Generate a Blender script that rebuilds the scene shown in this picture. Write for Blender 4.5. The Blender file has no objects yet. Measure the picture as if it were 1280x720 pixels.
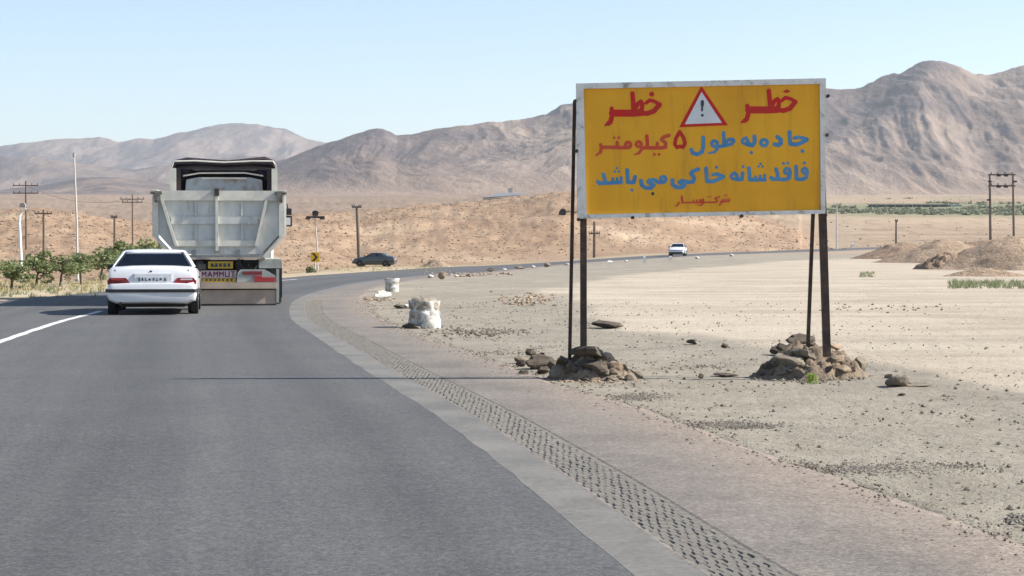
import bpy, bmesh, math, random
import numpy as np
from mathutils import Vector, Matrix
R_ = math.radians
sc = bpy.context.scene
C = sc.collection
random.seed(7); rng = np.random.default_rng(11)

# ------------------------------------------------------------------ camera
F, CX, CY, HOR, CH = 2400.0, 640.0, 360.0, 303.0, 1.4
PITCH = math.atan((CY - HOR) / F)
cd = bpy.data.cameras.new('camera'); cam = bpy.data.objects.new('camera', cd); C.objects.link(cam)
cd.sensor_width = 36; cd.lens = 36 * F / 1280; cd.clip_start = .1; cd.clip_end = 60000
cam.location = (0, 0, CH); cam.rotation_euler = (math.pi / 2 - PITCH, 0, 0)
sc.camera = cam
# ------------------------------------------------------------------ light
SUN_EL, SUN_AZ = R_(36.0), R_(0.6)          # azimuth measured from +X (picture right) towards +Y (away)
sd = Vector((math.cos(SUN_AZ) * math.cos(SUN_EL), math.sin(SUN_AZ) * math.cos(SUN_EL), math.sin(SUN_EL)))
w = bpy.data.worlds.new('World'); sc.world = w; w.use_nodes = True
nt = w.node_tree; bg = nt.nodes['Background']; sky = nt.nodes.new('ShaderNodeTexSky')
sky.sky_type = 'NISHITA'; sky.sun_disc = False; sky.sun_elevation = SUN_EL
sky.sun_rotation = math.pi / 2 - SUN_AZ     # nishita: rotation 0 = +Y, clockwise
sky.altitude = 1200; sky.air_density = 1.0; sky.dust_density = .5; sky.ozone_density = 1.0
nt.links.new(sky.outputs[0], bg.inputs[0]); bg.inputs[1].default_value = .088
sl = bpy.data.lights.new('sun', 'SUN'); sun = bpy.data.objects.new('sun', sl); C.objects.link(sun)
sl.energy = 5.0; sl.angle = R_(.53); sl.color = (1, .945, .86)
sun.rotation_euler = sd.to_track_quat('Z', 'Y').to_euler(); sun.location = (40, 0, 60)
vs = sc.view_settings; vs.view_transform = 'Standard'; vs.look = 'None'; vs.exposure = 1.06; vs.gamma = 1
sc.cycles.use_denoising = True
sc.cycles.volume_bounces = 0; sc.cycles.max_bounces = 6; sc.cycles.transparent_max_bounces = 12
HAZE = 8.5e-5

# ------------------------------------------------------------------ noise
def _h(ix, iy, s):
    n = (ix.astype(np.int64) * 374761393 + iy.astype(np.int64) * 668265263 + s * 974634777) & 0x7fffffff
    n = ((n ^ (n >> 13)) * 1274126177) & 0x7fffffff
    n = (n ^ (n >> 16)) & 0xffff
    return n / 65535.0 * 2 * math.pi
def perlin(x, y, s=0):
    x = np.asarray(x, float); y = np.asarray(y, float)
    ix = np.floor(x); iy = np.floor(y); fx = x - ix; fy = y - iy
    u = fx**3 * (fx * (fx * 6 - 15) + 10); v = fy**3 * (fy * (fy * 6 - 15) + 10)
    def g(dx, dy):
        a = _h(ix + dx, iy + dy, s); return np.cos(a) * (fx - dx) + np.sin(a) * (fy - dy)
    a = g(0, 0) * (1 - u) + g(1, 0) * u; b = g(0, 1) * (1 - u) + g(1, 1) * u
    return (a * (1 - v) + b * v) * 1.5
def fbm(x, y, o=4, s=0, g=.5, ridged=False):
    t = 0; a = 1.0; tot = 0
    for i in range(o):
        n = perlin(x, y, s + i * 17)
        if ridged: n = 1 - 2 * np.abs(n)
        t = t + a * n; tot += a; a *= g; x = x * 2.03 + 5.1; y = y * 2.03 + 1.7
    return t / tot
def ss(a, b, x):
    t = np.clip((np.asarray(x, float) - a) / (b - a), 0, 1); return t * t * (3 - 2 * t)
def tab(x, pts): 
    p = np.array(pts, float); return np.interp(x, p[:, 0], p[:, 1])

# ------------------------------------------------------------------ terrain function
def zbase(X, Y):
    z = -1.0 * ss(60, 170, Y) * (1 - ss(-5, 20, X))
    return z - 1.4 * ss(62, 112, Y) * (1 - ss(-26, -14, X)) * (1 - ss(120, 170, Y) * .6)
PLAIN = [(0, 0), (300, 0), (360, .3), (420, .9), (500, 3.6), (600, 10.9), (1000, 23.5), (1500, 37.6), (2200, 55), (3500, 80), (9000, 100)]
YC = [(-900, 262), (-200, 258), (0, 257), (50, 254), (100, 259), (133, 268), (165, 273), (200, 275), (300, 271), (360, 265), (400, 261), (480, 258), (560, 255), (620, 250), (690, 244), (760, 243), (820, 250), (880, 262), (940, 276), (985, 290), (1020, 303), (1080, 312), (3000, 312)]
RB = [(-900, 110), (0, 132), (190, 140), (330, 150), (400, 178), (450, 205), (560, 214), (700, 232), (860, 270), (1000, 315), (3000, 330)]
RC = [(-900, 240), (0, 255), (190, 265), (360, 300), (450, 330), (700, 360), (860, 385), (1000, 400), (3000, 420)]
def terrain(X, Y, detail=True):
    X = np.asarray(X, float); Y = np.asarray(Y, float)
    Ys = np.maximum(Y, 1.0); px = CX + F * X / Ys
    px = np.clip(px, -900, 3000)
    zb = zbase(X, Y); pl = np.interp(Y, *np.array(PLAIN).T)
    rb = tab(px, RB); rc = tab(px, RC); yc = tab(px, YC)
    hc = CH + (HOR - yc) / F * rc - np.interp(rc, *np.array(PLAIN).T)
    t = (Y - rb) / (rc - rb); tt = np.clip(t, 0, 1)
    prof = .55 * tt + .45 * tt * tt * (3 - 2 * tt)
    prof = prof * (1 - .75 * ss(1.0, 2.6, t))
    on = ss(100, 140, Y)
    hb = np.maximum(hc + 1.0 * on * (px < 1000), 0)
    z = zb + pl + hb * prof * on
    if detail:
        m = np.clip(tt * 4, 0, 1) * on * np.clip(hb / 4, 0, 1)
        z = z + m * (.8 * fbm(X / 11, Y / 22, 4, 3, .6) + .42 * fbm(X / 2.6, Y / 6, 4, 9, .6))
        z = z + np.clip((Y - 380) / 400, 0, 1) * 2.5 * fbm(X / 90, Y / 160, 3, 21)
    return z
def ray(px, py):
    cp, sp = math.cos(PITCH), math.sin(PITCH)
    a, b = (px - CX) / F, (CY - py) / F
    return np.array([a, cp + b * sp, -sp + b * cp])
TS = np.geomspace(4, 6000, 9000)
def ground(px, py, fn=None):
    fn = fn or (lambda X, Y: terrain(X, Y, False))
    d = ray(px, py); P = TS[:, None] * d
    dz = CH + P[:, 2] - fn(P[:, 0], P[:, 1])
    i = int(np.argmax(dz < 0))
    if dz[i] >= 0: i = len(TS) - 1
    f = dz[i - 1] / (dz[i - 1] - dz[i] + 1e-12)
    t = TS[i - 1] + f * (TS[i] - TS[i - 1])
    return np.array([t * d[0], t * d[1]])
def at_depth(px, Y): return np.array([(px - CX) / F * Y, Y])
def zflat(X, Y): return zbase(X, Y) + np.interp(Y, *np.array(PLAIN).T)

# ------------------------------------------------------------------ mesh helpers
def link_mesh(name, V, Fc, mat=None, parent=None, smooth=None):
    me = bpy.data.meshes.new(name)
    if isinstance(V, np.ndarray): V = V.tolist()
    if isinstance(Fc, np.ndarray): Fc = Fc.tolist()
    me.from_pydata(V, [], Fc); me.update()
    if mat: me.materials.append(mat)
    o = bpy.data.objects.new(name, me); C.objects.link(o)
    if parent: o.parent = parent
    if smooth is not None:
        me.polygons.foreach_set('use_smooth', [True] * len(me.polygons))
        if smooth < 179: me.set_sharp_from_angle(angle=R_(smooth))
    return o
class MB:
    def __init__(s): s.v = []; s.f = []
    def add(s, v, f):
        n = len(s.v); s.v += [tuple(p) for p in v]; s.f += [tuple(i + n for i in q) for q in f]; return s
    def box(s, x0, x1, y0, y1, z0, z1, M=None):
        v = [(x, y, z) for z in (z0, z1) for y in (y0, y1) for x in (x0, x1)]
        if M is not None: v = [M @ Vector(p) for p in v]
        return s.add(v, [(0, 2, 3, 1), (4, 5, 7, 6), (0, 1, 5, 4), (2, 6, 7, 3), (0, 4, 6, 2), (1, 3, 7, 5)])
    def bar(s, a, b, wx, wy=None, up=(0, 0, 1)):
        a = Vector(a); b = Vector(b); d = b - a; L = d.length; q = d.normalized()
        u = Vector(up)
        if abs(q.dot(u)) > .95: u = Vector((0, 1, 0))
        r = q.cross(u).normalized(); t = r.cross(q).normalized(); wy = wy or wx
        M = Matrix((r, q, t)).transposed().to_4x4(); M.translation = a
        return s.box(-wx / 2, wx / 2, 0, L, -wy / 2, wy / 2, M)
    def tube(s, pts, rad, n=8, cap=True):
        pts = [Vector(p) for p in pts]; rad = rad if hasattr(rad, '__len__') else [rad] * len(pts)
        rings = []; 
        for i, p in enumerate(pts):
            d = (pts[min(i + 1, len(pts) - 1)] - pts[max(i - 1, 0)]).normalized()
            u = Vector((0, 0, 1)) if abs(d.z) < .9 else Vector((0, 1, 0))
            r = d.cross(u).normalized(); t = d.cross(r).normalized()
            rings.append([p + (r * math.cos(k * 2 * math.pi / n) + t * math.sin(k * 2 * math.pi / n)) * rad[i] for k in range(n)])
        return s.loft(rings, cap)
    def loft(s, rings, cap=True):
        n = len(rings[0]); v = [p for r in rings for p in r]; f = []
        for i in range(len(rings) - 1):
            for k in range(n):
                f.append((i * n + k, i * n + (k + 1) % n, (i + 1) * n + (k + 1) % n, (i + 1) * n + k))
        if cap: f.append(tuple(range(n - 1, -1, -1))); f.append(tuple((len(rings) - 1) * n + k for k in range(n)))
        return s.add(v, f)
    def plate(s, quad, th, nrm=None):
        q = [Vector(p) for p in quad]
        n = Vector(nrm) if nrm else (q[1] - q[0]).cross(q[2] - q[0]).normalized()
        return s.loft([[p - n * th / 2 for p in q], [p + n * th / 2 for p in q]])
    def prism(s, poly, y0, y1):
        return s.loft([[(x, y0, z) for x, z in poly], [(x, y1, z) for x, z in poly]])
    def lathe_x(s, prof, x0, cy, cz, n=24):
        # prof: list of (x, r): closed along the x axis
        rings = [[(x0 + x, cy + r * math.cos(a), cz + r * math.sin(a)) for a in [2 * math.pi * k / n for k in range(n)]] for x, r in prof]
        return s.loft(rings, True)
    def build(s, name, mat, parent=None, smooth=30):
        o = link_mesh(name, s.v, s.f, mat, parent, smooth)
        bm = bmesh.new(); bm.from_mesh(o.data); bmesh.ops.recalc_face_normals(bm, faces=bm.faces); bm.to_mesh(o.data); bm.free()
        if smooth is not None and smooth < 179: o.data.set_sharp_from_angle(angle=R_(smooth))
        return o
def thing(name, label, cat, loc=(0, 0, 0), rz=0, group=None):
    o = bpy.data.objects.new(name, None); C.objects.link(o); o.empty_display_size = .2
    o.location = loc; o.rotation_euler = (0, 0, rz); return tag(o, label, cat, group)
def tag(o, label, cat, group=None):
    o['label'] = label; o['category'] = cat
    if group: o['group'] = group
    return o
def struct(o): o['kind'] = 'structure'; return o
def stuff(o, label=None):
    o['kind'] = 'stuff'
    if label: o['label'] = label
    return o
def copy_tree(o, parent=None):
    c = o.copy(); C.objects.link(c)
    if parent: c.parent = parent
    for ch in list(o.children): copy_tree(ch, c)
    return c
def grid_faces(nr, nc):
    i = np.arange(nr - 1)[:, None] * nc + np.arange(nc - 1)[None, :]
    return np.stack([i, i + 1, i + nc + 1, i + nc], -1).reshape(-1, 4)
def mesh_fast(name, V, Q, mat, smooth=True):
    V = np.asarray(V, np.float32); Q = np.asarray(Q, np.int32); k = Q.shape[1]
    me = bpy.data.meshes.new(name); me.vertices.add(len(V)); me.vertices.foreach_set('co', V.ravel())
    me.loops.add(Q.size); me.loops.foreach_set('vertex_index', Q.ravel())
    me.polygons.add(len(Q)); me.polygons.foreach_set('loop_start', np.arange(0, Q.size, k, dtype=np.int32))
    me.polygons.foreach_set('use_smooth', np.full(len(Q), smooth)); me.update(calc_edges=True); me.validate()
    me.materials.append(mat); o = bpy.data.objects.new(name, me); C.objects.link(o); return o
def attr(o, name, val):
    a = o.data.attributes.new(name, 'FLOAT', 'POINT'); a.data.foreach_set('value', np.asarray(val, np.float32).ravel())

# ------------------------------------------------------------------ material helpers
class NT:
    def __init__(s, name):
        s.m = bpy.data.materials.new(name); s.m.use_nodes = True; s.t = s.m.node_tree
        s.b = s.t.nodes['Principled BSDF']
    def n(s, ty, **k):
        x = s.t.nodes.new(ty)
        for a, b in k.items(): setattr(x, a, b)
        return x
    def l(s, a, b): s.t.links.new(a, b)
    def noise(s, co, scale, detail=4, rough=.55, dist=0):
        x = s.n('ShaderNodeTexNoise'); x.inputs['Scale'].default_value = scale; x.inputs['Detail'].default_value = detail
        x.inputs['Roughness'].default_value = rough; x.inputs['Distortion'].default_value = dist
        if co is not None: s.l(co, x.inputs['Vector'])
        return x.outputs['Fac']
    def ramp(s, fac, stops):
        x = s.n('ShaderNodeValToRGB'); e = x.color_ramp.elements
        while len(e) < len(stops): e.new(.5)
        for q, (p, c) in zip(e, stops):
            q.position = p; q.color = (*c, 1) if hasattr(c, '__len__') else (c, c, c, 1)
        s.l(fac, x.inputs[0]); return x.outputs[0]
    def mix(s, fac, a, b, mode='MIX'):
        x = s.n('ShaderNodeMix', data_type='RGBA', blend_type=mode)
        for i, v in ((0, fac), (6, a), (7, b)):
            if hasattr(v, 'is_output') or hasattr(v, 'links'): s.l(v, x.inputs[i])
            else: x.inputs[i].default_value = v if i == 0 else ((*v, 1) if len(v) == 3 else v)
        return x.outputs[2]
    def math(s, op, a, b=None, clamp=False):
        x = s.n('ShaderNodeMath', operation=op, use_clamp=clamp)
        for i, v in enumerate((a, b)):
            if v is None: continue
            if hasattr(v, 'links'): s.l(v, x.inputs[i])
            else: x.inputs[i].default_value = v
        return x.outputs[0]
    def attr(s, name): return s.n('ShaderNodeAttribute', attribute_name=name).outputs['Fac']
    def pos(s, scale=None):
        g = s.n('ShaderNodeNewGeometry').outputs['Position']
        if scale is None: return g
        m = s.n('ShaderNodeMapping'); m.inputs['Scale'].default_value = scale; s.l(g, m.inputs[0]); return m.outputs[0]
    def obj(s, scale=None):
        g = s.n('ShaderNodeTexCoord').outputs['Object']
        if scale is None: return g
        m = s.n('ShaderNodeMapping'); m.inputs['Scale'].default_value = scale; s.l(g, m.inputs[0]); return m.outputs[0]
    def bump(s, h, strength, dist):
        b = s.n('ShaderNodeBump'); b.inputs['Strength'].default_value = strength; b.inputs['Distance'].default_value = dist
        s.l(h, b.inputs['Height']); s.l(b.outputs[0], s.b.inputs['Normal']); return s
    def out(s, col=None, rough=.9, spec=.3, metal=0):
        if col is not None:
            if hasattr(col, 'links'): s.l(col, s.b.inputs['Base Color'])
            else: s.b.inputs['Base Color'].default_value = (*col, 1)
        s.b.inputs['Roughness'].default_value = rough; s.b.inputs['Specular IOR Level'].default_value = spec
        s.b.inputs['Metallic'].default_value = metal; return s.m
def mat(name, c1, c2=None, scale=6, rough=.7, spec=.3, metal=0, bump=0, bscale=None, lo=.35, hi=.65):
    k = NT(name); c2 = c2 or tuple(x * .75 for x in c1); o = k.obj()
    f = k.noise(o, scale, 6, .6); col = k.ramp(f, [(lo, c1), (hi, c2)])
    if bump: k.bump(k.noise(o, bscale or scale * 4, 4), .6, bump)
    return k.out(col, rough, spec, metal)
def glassmat(name, tint, alpha_in=.5):
    k = NT(name); t = k.n('ShaderNodeBsdfTransparent'); t.inputs[0].default_value = (*tint, 1)
    g = k.n('ShaderNodeBsdfGlossy'); g.inputs['Roughness'].default_value = .03; g.inputs[0].default_value = (.9, .95, 1, 1)
    fr = k.n('ShaderNodeFresnel'); fr.inputs[0].default_value = 1.5
    f = k.math('ADD', fr.outputs[0], .02)
    m = k.n('ShaderNodeMixShader'); k.l(f, m.inputs[0]); k.l(t.outputs[0], m.inputs[1]); k.l(g.outputs[0], m.inputs[2])
    k.l(m.outputs[0], k.t.nodes['Material Output'].inputs[0]); return k.m

# ground: gravel / sand / bank / far plain, chosen by what the ground is made of at each place
k = NT('ground_soil'); P = k.pos()
g1 = k.ramp(k.noise(P, 1.3, 6, .65), [(.3, (.21, .188, .150)), (.5, (.28, .253, .205)), (.72, (.35, .317, .26))])
gs = k.ramp(k.noise(P, 34, 3, .7), [(.30, .45), (.42, .93), (.6, 1.0), (.74, 1.22)])
g1 = k.mix(1.0, g1, gs, 'MULTIPLY')
g2 = k.ramp(k.noise(P, .35, 5, .6), [(.3, (.19, .165, .128)), (.55, (.295, .26, .205))])
gravel = k.mix(.35, g1, g2)
s1 = k.ramp(k.noise(k.pos((.18, .5, 1)), .9, 6, .6), [(.3, (.32, .27, .21)), (.5, (.42, .358, .28)), (.7, (.48, .415, .33))])
s2 = k.ramp(k.noise(P, 22, 3, .7), [(.28, .72), (.45, 1.0), (.7, 1.05)])
sand = k.mix(1.0, s1, s2, 'MULTIPLY')
b1 = k.ramp(k.noise(k.pos((.07, .03, .5)), 1.0, 6, .62), [(.28, (.22, .148, .098)), (.48, (.29, .20, .133)), (.62, (.345, .25, .17)), (.8, (.44, .345, .245))])
b2 = k.ramp(k.noise(P, .9, 6, .85), [(.30, .42), (.45, .88), (.60, 1.0), (.75, 1.25)])
bank = k.mix(1.0, b1, b2, 'MULTIPLY')
p1 = k.ramp(k.noise(k.pos((.01, .004, 0)), 1.0, 6, .65), [(.3, (.26, .19, .13)), (.5, (.33, .25, .175)), (.7, (.40, .315, .225))])
p2 = k.mix(1.0, k.ramp(k.noise(k.pos((.012, .05, 0)), 1.0, 6, .75), [(.32, .62), (.48, .98), (.8, 1.15)]), k.ramp(k.noise(k.pos((.3, .1, 0)), 1.0, 4, .75), [(.34, .7), (.5, 1)]), 'MULTIPLY')
plain = k.mix(1.0, p1, p2, 'MULTIPLY')
vg = k.ramp(k.noise(k.pos((.4, .2, 0)), 1.0, 5, .65), [(.3, (.29, .22, .14)), (.5, (.38, .31, .21)), (.7, (.46, .385, .275))])
col = k.mix(k.attr('sand'), gravel, sand)
col = k.mix(k.attr('verge'), col, vg)
col = k.mix(k.attr('bank'), col, bank)
col = k.mix(k.attr('plain'), col, plain)
ap_ = k.ramp(k.noise(k.pos((.006, .003, 0)), 1.0, 6, .65), [(.3, (.19, .142, .11)), (.7, (.265, .20, .152))]); col = k.mix(k.attr('apron'), col, ap_)
col = k.mix(k.math('MULTIPLY', k.attr('green'), .75), col, (.15, .175, .10))
h = k.math('ADD', k.noise(P, 9, 5, .7), k.math('MULTIPLY', k.noise(P, 60, 3, .7), .25))
k.bump(h, .8, .05)
M_ground = k.out(col, .95, .1)

k = NT('mountain_rock')
tt_ = k.attr('t')
n1 = k.noise(k.pos((.0030, .0016, .004)), 1.0, 8, .6, .6)
c1 = k.ramp(n1, [(.28, (.14, .104, .087)), (.45, (.20, .152, .125)), (.58, (.26, .20, .16)), (.75, (.335, .262, .205))])
n2 = k.noise(k.pos((.016, .008, .02)), 1.0, 6, .7)
c1 = k.mix(1.0, c1, k.ramp(n2, [(.32, .68), (.48, .97), (.7, 1.18)]), 'MULTIPLY')
n3 = k.noise(k.pos((.005, .0028, .008)), 1.0, 6, .65)
dk = k.math('MULTIPLY', k.ramp(n3, [(.46, 0.), (.57, 1.)]), k.ramp(tt_, [(.1, 0.), (.35, 1.)]))
c1 = k.mix(k.math('MULTIPLY', dk, .9), c1, (.095, .082, .085))
ap = k.ramp(tt_, [(.0, 1.), (.35, 0.)])
c1 = k.mix(k.math('MULTIPLY', ap, .8), c1, (.32, .232, .168))
k.bump(k.noise(k.pos((.03, .016, .03)), 1.0, 8, .75), .9, 9)
M_mtn = k.out(c1, .95, .05)

k = NT('road_asphalt'); uv = k.n('ShaderNodeUVMap').outputs[0]
sep = k.n('ShaderNodeSeparateXYZ'); k.l(uv, sep.inputs[0]); off = sep.outputs[0]
P = k.pos()
a1 = k.mix(1.0, k.ramp(k.noise(P, 45, 3, .8), [(.3, .5), (.5, 1.0), (.72, 1.7)]), k.ramp(k.noise(P, 11, 4, .7), [(.3, .86), (.7, 1.14)]), 'MULTIPLY')
mp = k.n('ShaderNodeMapping'); mp.inputs['Scale'].default_value = (2.2, .05, 1); k.l(uv, mp.inputs[0])
st = k.noise(mp.outputs[0], 1.0, 4, .55)
blot = k.noise(P, .55, 4, .6)
off_l = k.math('ADD', off, 1.75); wt = k.math('ABSOLUTE', k.math('SUBTRACT', k.math('ABSOLUTE', off_l), .85)); wt = k.ramp(wt, [(.1, .90), (.55, 1.06)])
ac = k.ramp(k.math('ADD', k.math('MULTIPLY', st, .6), k.math('MULTIPLY', blot, .4)), [(.35, (.066, .066, .067)), (.5, (.078, .078, .078)), (.66, (.094, .093, .091))])
rough_off = k.math('ADD', off, k.math('MULTIPLY', k.math('SUBTRACT', k.noise(P, .8, 5, .65), .5), 1.1))
sh = k.ramp(k.math('MULTIPLY', k.math('ADD', off, 2.0), .25), [(.50, 0.), (.545, 1.)])
shc = k.ramp(k.noise(P, .9, 5, .65), [(.3, (.125, .109, .095)), (.6, (.178, .156, .135))])
ac = k.mix(1.0, ac, wt, 'MULTIPLY'); c = k.mix(sh, ac, shc)
dust = k.math('MULTIPLY', k.ramp(k.math('MULTIPLY', rough_off, .5), [(.42, 0.), (.8, .8)]), 1.0)
c = k.mix(k.math('MULTIPLY', dust, k.ramp(k.attr('edge'), [(.0, 0.), (.6, 1.)])), c, (.24, .192, .152))
c = k.mix(1.0, c, a1, 'MULTIPLY')
k.bump(k.noise(P, 70, 3, .7), .35, .008)
M_road = k.out(c, .82, .35)
k = NT('worn_road_paint'); P = k.pos()
wn = k.ramp(k.math('ADD', k.math('MULTIPLY', k.noise(P, 1.2, 4, .6), .5), k.math('MULTIPLY', k.noise(P, 22, 4, .75), .5)), [(.38, .15), (.6, .85)])
M_line = k.out(k.mix(wn, (.095, .092, .086), (.20, .19, .172)), .8, .3)
k = NT('bright_road_paint'); P = k.pos()
wn = k.ramp(k.noise(P, 8, 5, .7), [(.35, .2), (.55, 1.)])
M_line2 = k.out(k.mix(wn, (.2, .2, .2), (.62, .62, .6)), .7, .3)

# ------------------------------------------------------------------ road curves
def smooth_curve(pts, step):
    p = np.array(pts, float); seg = np.r_[0, np.cumsum(np.hypot(*np.diff(p, axis=0).T))]
    out = []
    T = np.zeros_like(p); T[1:-1] = (p[2:] - p[:-2]) / (seg[2:] - seg[:-2])[:, None]; T[0] = (p[1] - p[0]) / (seg[1] - seg[0]); T[-1] = (p[-1] - p[-2]) / (seg[-1] - seg[-2])
    q = np.arange(0, seg[-1], step); i = np.clip(np.searchsorted(seg, q, 'right') - 1, 0, len(p) - 2)
    hh = (seg[i + 1] - seg[i]); t = ((q - seg[i]) / hh)[:, None]; hh = hh[:, None]
    return p[i] * (2*t**3 - 3*t**2 + 1) + T[i] * hh * (t**3 - 2*t**2 + t) + p[i+1] * (-2*t**3 + 3*t**2) + T[i+1] * hh * (t**3 - t**2)
def chaikin(p, n=2):
    for _ in range(n):
        p = np.r_[p[:1], np.stack([.75*p[:-1]+.25*p[1:], .25*p[:-1]+.75*p[1:]], 1).reshape(-1, 2), p[-1:]]
    return p
gz = lambda a: [tuple(ground(x, y, zflat)) for x, y in a]
E_pts = [(6.6, -30), (1.95, 0)] + gz([(832, 720), (677.5, 600), (565, 520), (466, 460), (419.5, 430), (375, 400), (371, 385), (377.5, 375), (399, 366), (422, 360), (452, 354), (500, 348), (560, 343), (620, 338.5), (690, 331.5), (740, 327.5), (800, 323.8), (840, 321.5)]) + [(36, 262), (50, 305), (66, 345), (95, 400), (150, 490)]
R_pts = [(9.7, -30), (4.2, 0)] + gz([(1310, 690), (1200, 635), (1077, 599), (976, 570), (866, 534), (782, 500), (734, 485), (637, 460), (593, 445), (562, 432), (527, 421), (501, 412), (481, 397), (466, 386), (457, 374), (460, 365), (476, 358), (499, 354), (540, 348.5), (597, 343.5), (624, 340), (690, 333), (740, 328.7), (800, 325), (840, 322.8)]) + [(38.5, 260), (53, 303), (69, 343), (98, 398), (153, 488)]
L_pts = [(-.9, -30), (-5.4, 0)] + gz([(-260, 400), (0, 375.5), (67, 369), (131, 363), (200, 357.5), (280, 352), (359, 347), (430, 341), (479, 338), (562, 333), (620, 330), (690, 326.5), (740, 323.5), (830, 319)]) + [(29, 268), (42, 312), (58, 352), (87, 408), (142, 498)]
E = smooth_curve(np.array(E_pts), .4)
Rc = smooth_curve(chaikin(np.array(R_pts), 1), .4); Lc = smooth_curve(chaikin(np.array(L_pts), 1), .4)
tg = np.gradient(E, axis=0); tg /= np.hypot(*tg.T)[:, None]; nr = np.stack([tg[:, 1], -tg[:, 0]], 1)   # to the right
def offs(curve):
    o = np.zeros(len(E))
    for i in range(len(E)):
        o[i] = np.sqrt(((curve - E[i])**2).sum(1).min())
    k_ = np.ones(41) / 41; return np.convolve(np.pad(o, 20, 'edge'), k_, 'valid')
oR = np.clip(offs(Rc), .7, 4); oL = offs(Lc)
S = np.arange(len(E)) * .4
oRj = oR + .20 * fbm(S / 1.5, S * 0 + 3.3, 4, 5, .6) + .05 * perlin(S / .5, S * 0 + 9.1, 8)
def zroad(X, Y): return zflat(X, Y) + .014
cols = []
NLc = 10
for j in range(NLc): cols.append(('L', j / NLc))
fixed = [-.30, -.155, .0, .15, .165, .18, .35, .515, .53]
nR = 8
def road_row(i, depth):
    o = [-oL[i] * (1 - a) + (-.5) * a for _, a in cols] + fixed + [.53 + (oRj[i] - .53) * (j + 1) / nR for j in range(nR)]
    return np.array(o)
rum = ss(4, 6, E[:, 1]) * (1 - ss(43, 50, E[:, 1]))
RV = []; RU = []; RE = []
for i in range(len(E)):
    o = road_row(i, 0); p = E[i] + nr[i] * o[:, None]
    z = zroad(p[:, 0], p[:, 1]); dd = np.zeros(len(o))
    nf = len(cols); dd[nf + 5:nf + 8] = -.005 * rum[i]
    z = z + dd; z[-1] -= .03; z[0] -= .03
    RV.append(np.c_[p, z]); RU.append(np.c_[o, np.full(len(o), S[i])])
    RE.append(np.clip((o) / oRj[i], 0, 1) ** 1.5)
nc = len(RV[0]); RV = np.concatenate(RV); RU = np.concatenate(RU); RE = np.concatenate(RE)
Q = grid_faces(len(E), nc)[:, ::-1]
road = struct(mesh_fast('road', RV, Q, M_road, False))
uvl = road.data.uv_layers.new(name='UVMap'); li = np.zeros(len(road.data.loops), np.int32); road.data.loops.foreach_get('vertex_index', li)
uvl.data.foreach_set('uv', RU[li].astype(np.float32).ravel()); attr(road, 'edge', RE)
def ribbon(name, c0, c1, m, i0, i1, lift, wob=0.0):
    V = []
    for i in range(i0, i1):
        for o in (c0[i] + wob * float(perlin(S[i] / .7, 1.3, 2)), (c0[i] + c1[i]) / 2, c1[i] + wob * float(perlin(S[i] / .7, 7.3, 3))):
            p = E[i] + nr[i] * o; V.append((p[0], p[1], float(zroad(*p)) + lift))
    o = struct(mesh_fast(name, V, grid_faces(i1 - i0, 3)[:, ::-1], m)); return o
one = np.ones(len(E))
iY = lambda y: int(np.argmax(E[:, 1] > y))
ribbon('edge_line', -.145 * one, .145 * one, M_line, iY(-5), iY(120), .001, .02)
oc = -np.interp(E[:, 1], [0, 27, 38, 60, 400], [5.0, 4.62, 3.95, 3.6, 3.5])
ribbon('centre_line', oc - .07, oc + .07, M_line2, iY(6), iY(39.5), .003, .015)
ribbon('centre_line', oc - .07, oc + .07, M_line2, iY(52), iY(75), .003, .015)

# ------------------------------------------------------------------ ground sheet
azs = np.r_[np.linspace(-2.0, -.36, 40), np.linspace(-.35, .36, 780), np.linspace(.37, 2.0, 40)]     # radians from +Y
rr = np.r_[np.linspace(.8, 5.5, 14), np.geomspace(5.8, 700, 640), np.geomspace(707, 9000, 125)]
A_, RRr = np.meshgrid(azs, rr)
GX = RRr * np.tan(np.clip(A_, -1.3, 1.3)); 
inner = np.abs(A_) < .4
GX = np.where(inner, RRr * np.tan(A_), RRr * np.sin(A_) / np.cos(.4) * 1.0); GY = np.where(inner, RRr, RRr * np.cos(A_) / np.cos(.4))
GZ = terrain(GX, GY)
# distance to the road (offset from the edge line, positive right)
roadmask = np.zeros_like(GX); offmap = np.full(GX.shape, 50.0)
sel = np.where((np.abs(GX) < 160) & (GY < 500) & (GY > -20))
Es = E[::4]; ns = nr[::4]; oLs = oL[::4]; oRs = oRj[::4]
pts = np.c_[GX[sel], GY[sel]]
om = np.zeros(len(pts)); idx = np.zeros(len(pts), int)
for a in range(0, len(pts), 20000):
    d = ((pts[a:a + 20000, None, :] - Es[None]) ** 2).sum(2); idx[a:a + 20000] = d.argmin(1)
om = ((pts - Es[idx]) * ns[idx]).sum(1)
endfar = np.sqrt(((pts - Es[idx]) ** 2).sum(1)) > np.abs(om) + 3
om = np.where(endfar, 50, om)
eR = om - oRs[idx]; eL = -om - oLs[idx]
dist_edge = np.maximum(eR, eL)              # <0 inside the road
tmp = np.full(GX.shape, 50.0); tmp[sel] = dist_edge
offr = np.full(GX.shape, -50.0); offr[sel] = om
GZ = GZ - .06 * (1 - ss(-.30, -.02, tmp)) - .05 * (1 - ss(-.8, -.3, tmp)) - np.clip((GY - 60) / 2000, 0, .25) * (tmp < 0)
nearsoil = ss(.0, .8, tmp) * (1 - ss(60, 120, GY)) * (offr > 0)
GZ = GZ + nearsoil * (.03 * fbm(GX / 1.8, GY / 1.8, 4, 31) + .012 * fbm(GX / .35, GY / .35, 3, 37))
V = np.stack([GX, GY, GZ], -1).reshape(-1, 3)
ground_o = struct(mesh_fast('ground', V, grid_faces(len(rr), len(azs)), M_ground))
pxm = CX + F * GX / np.maximum(GY, 1)
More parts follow.
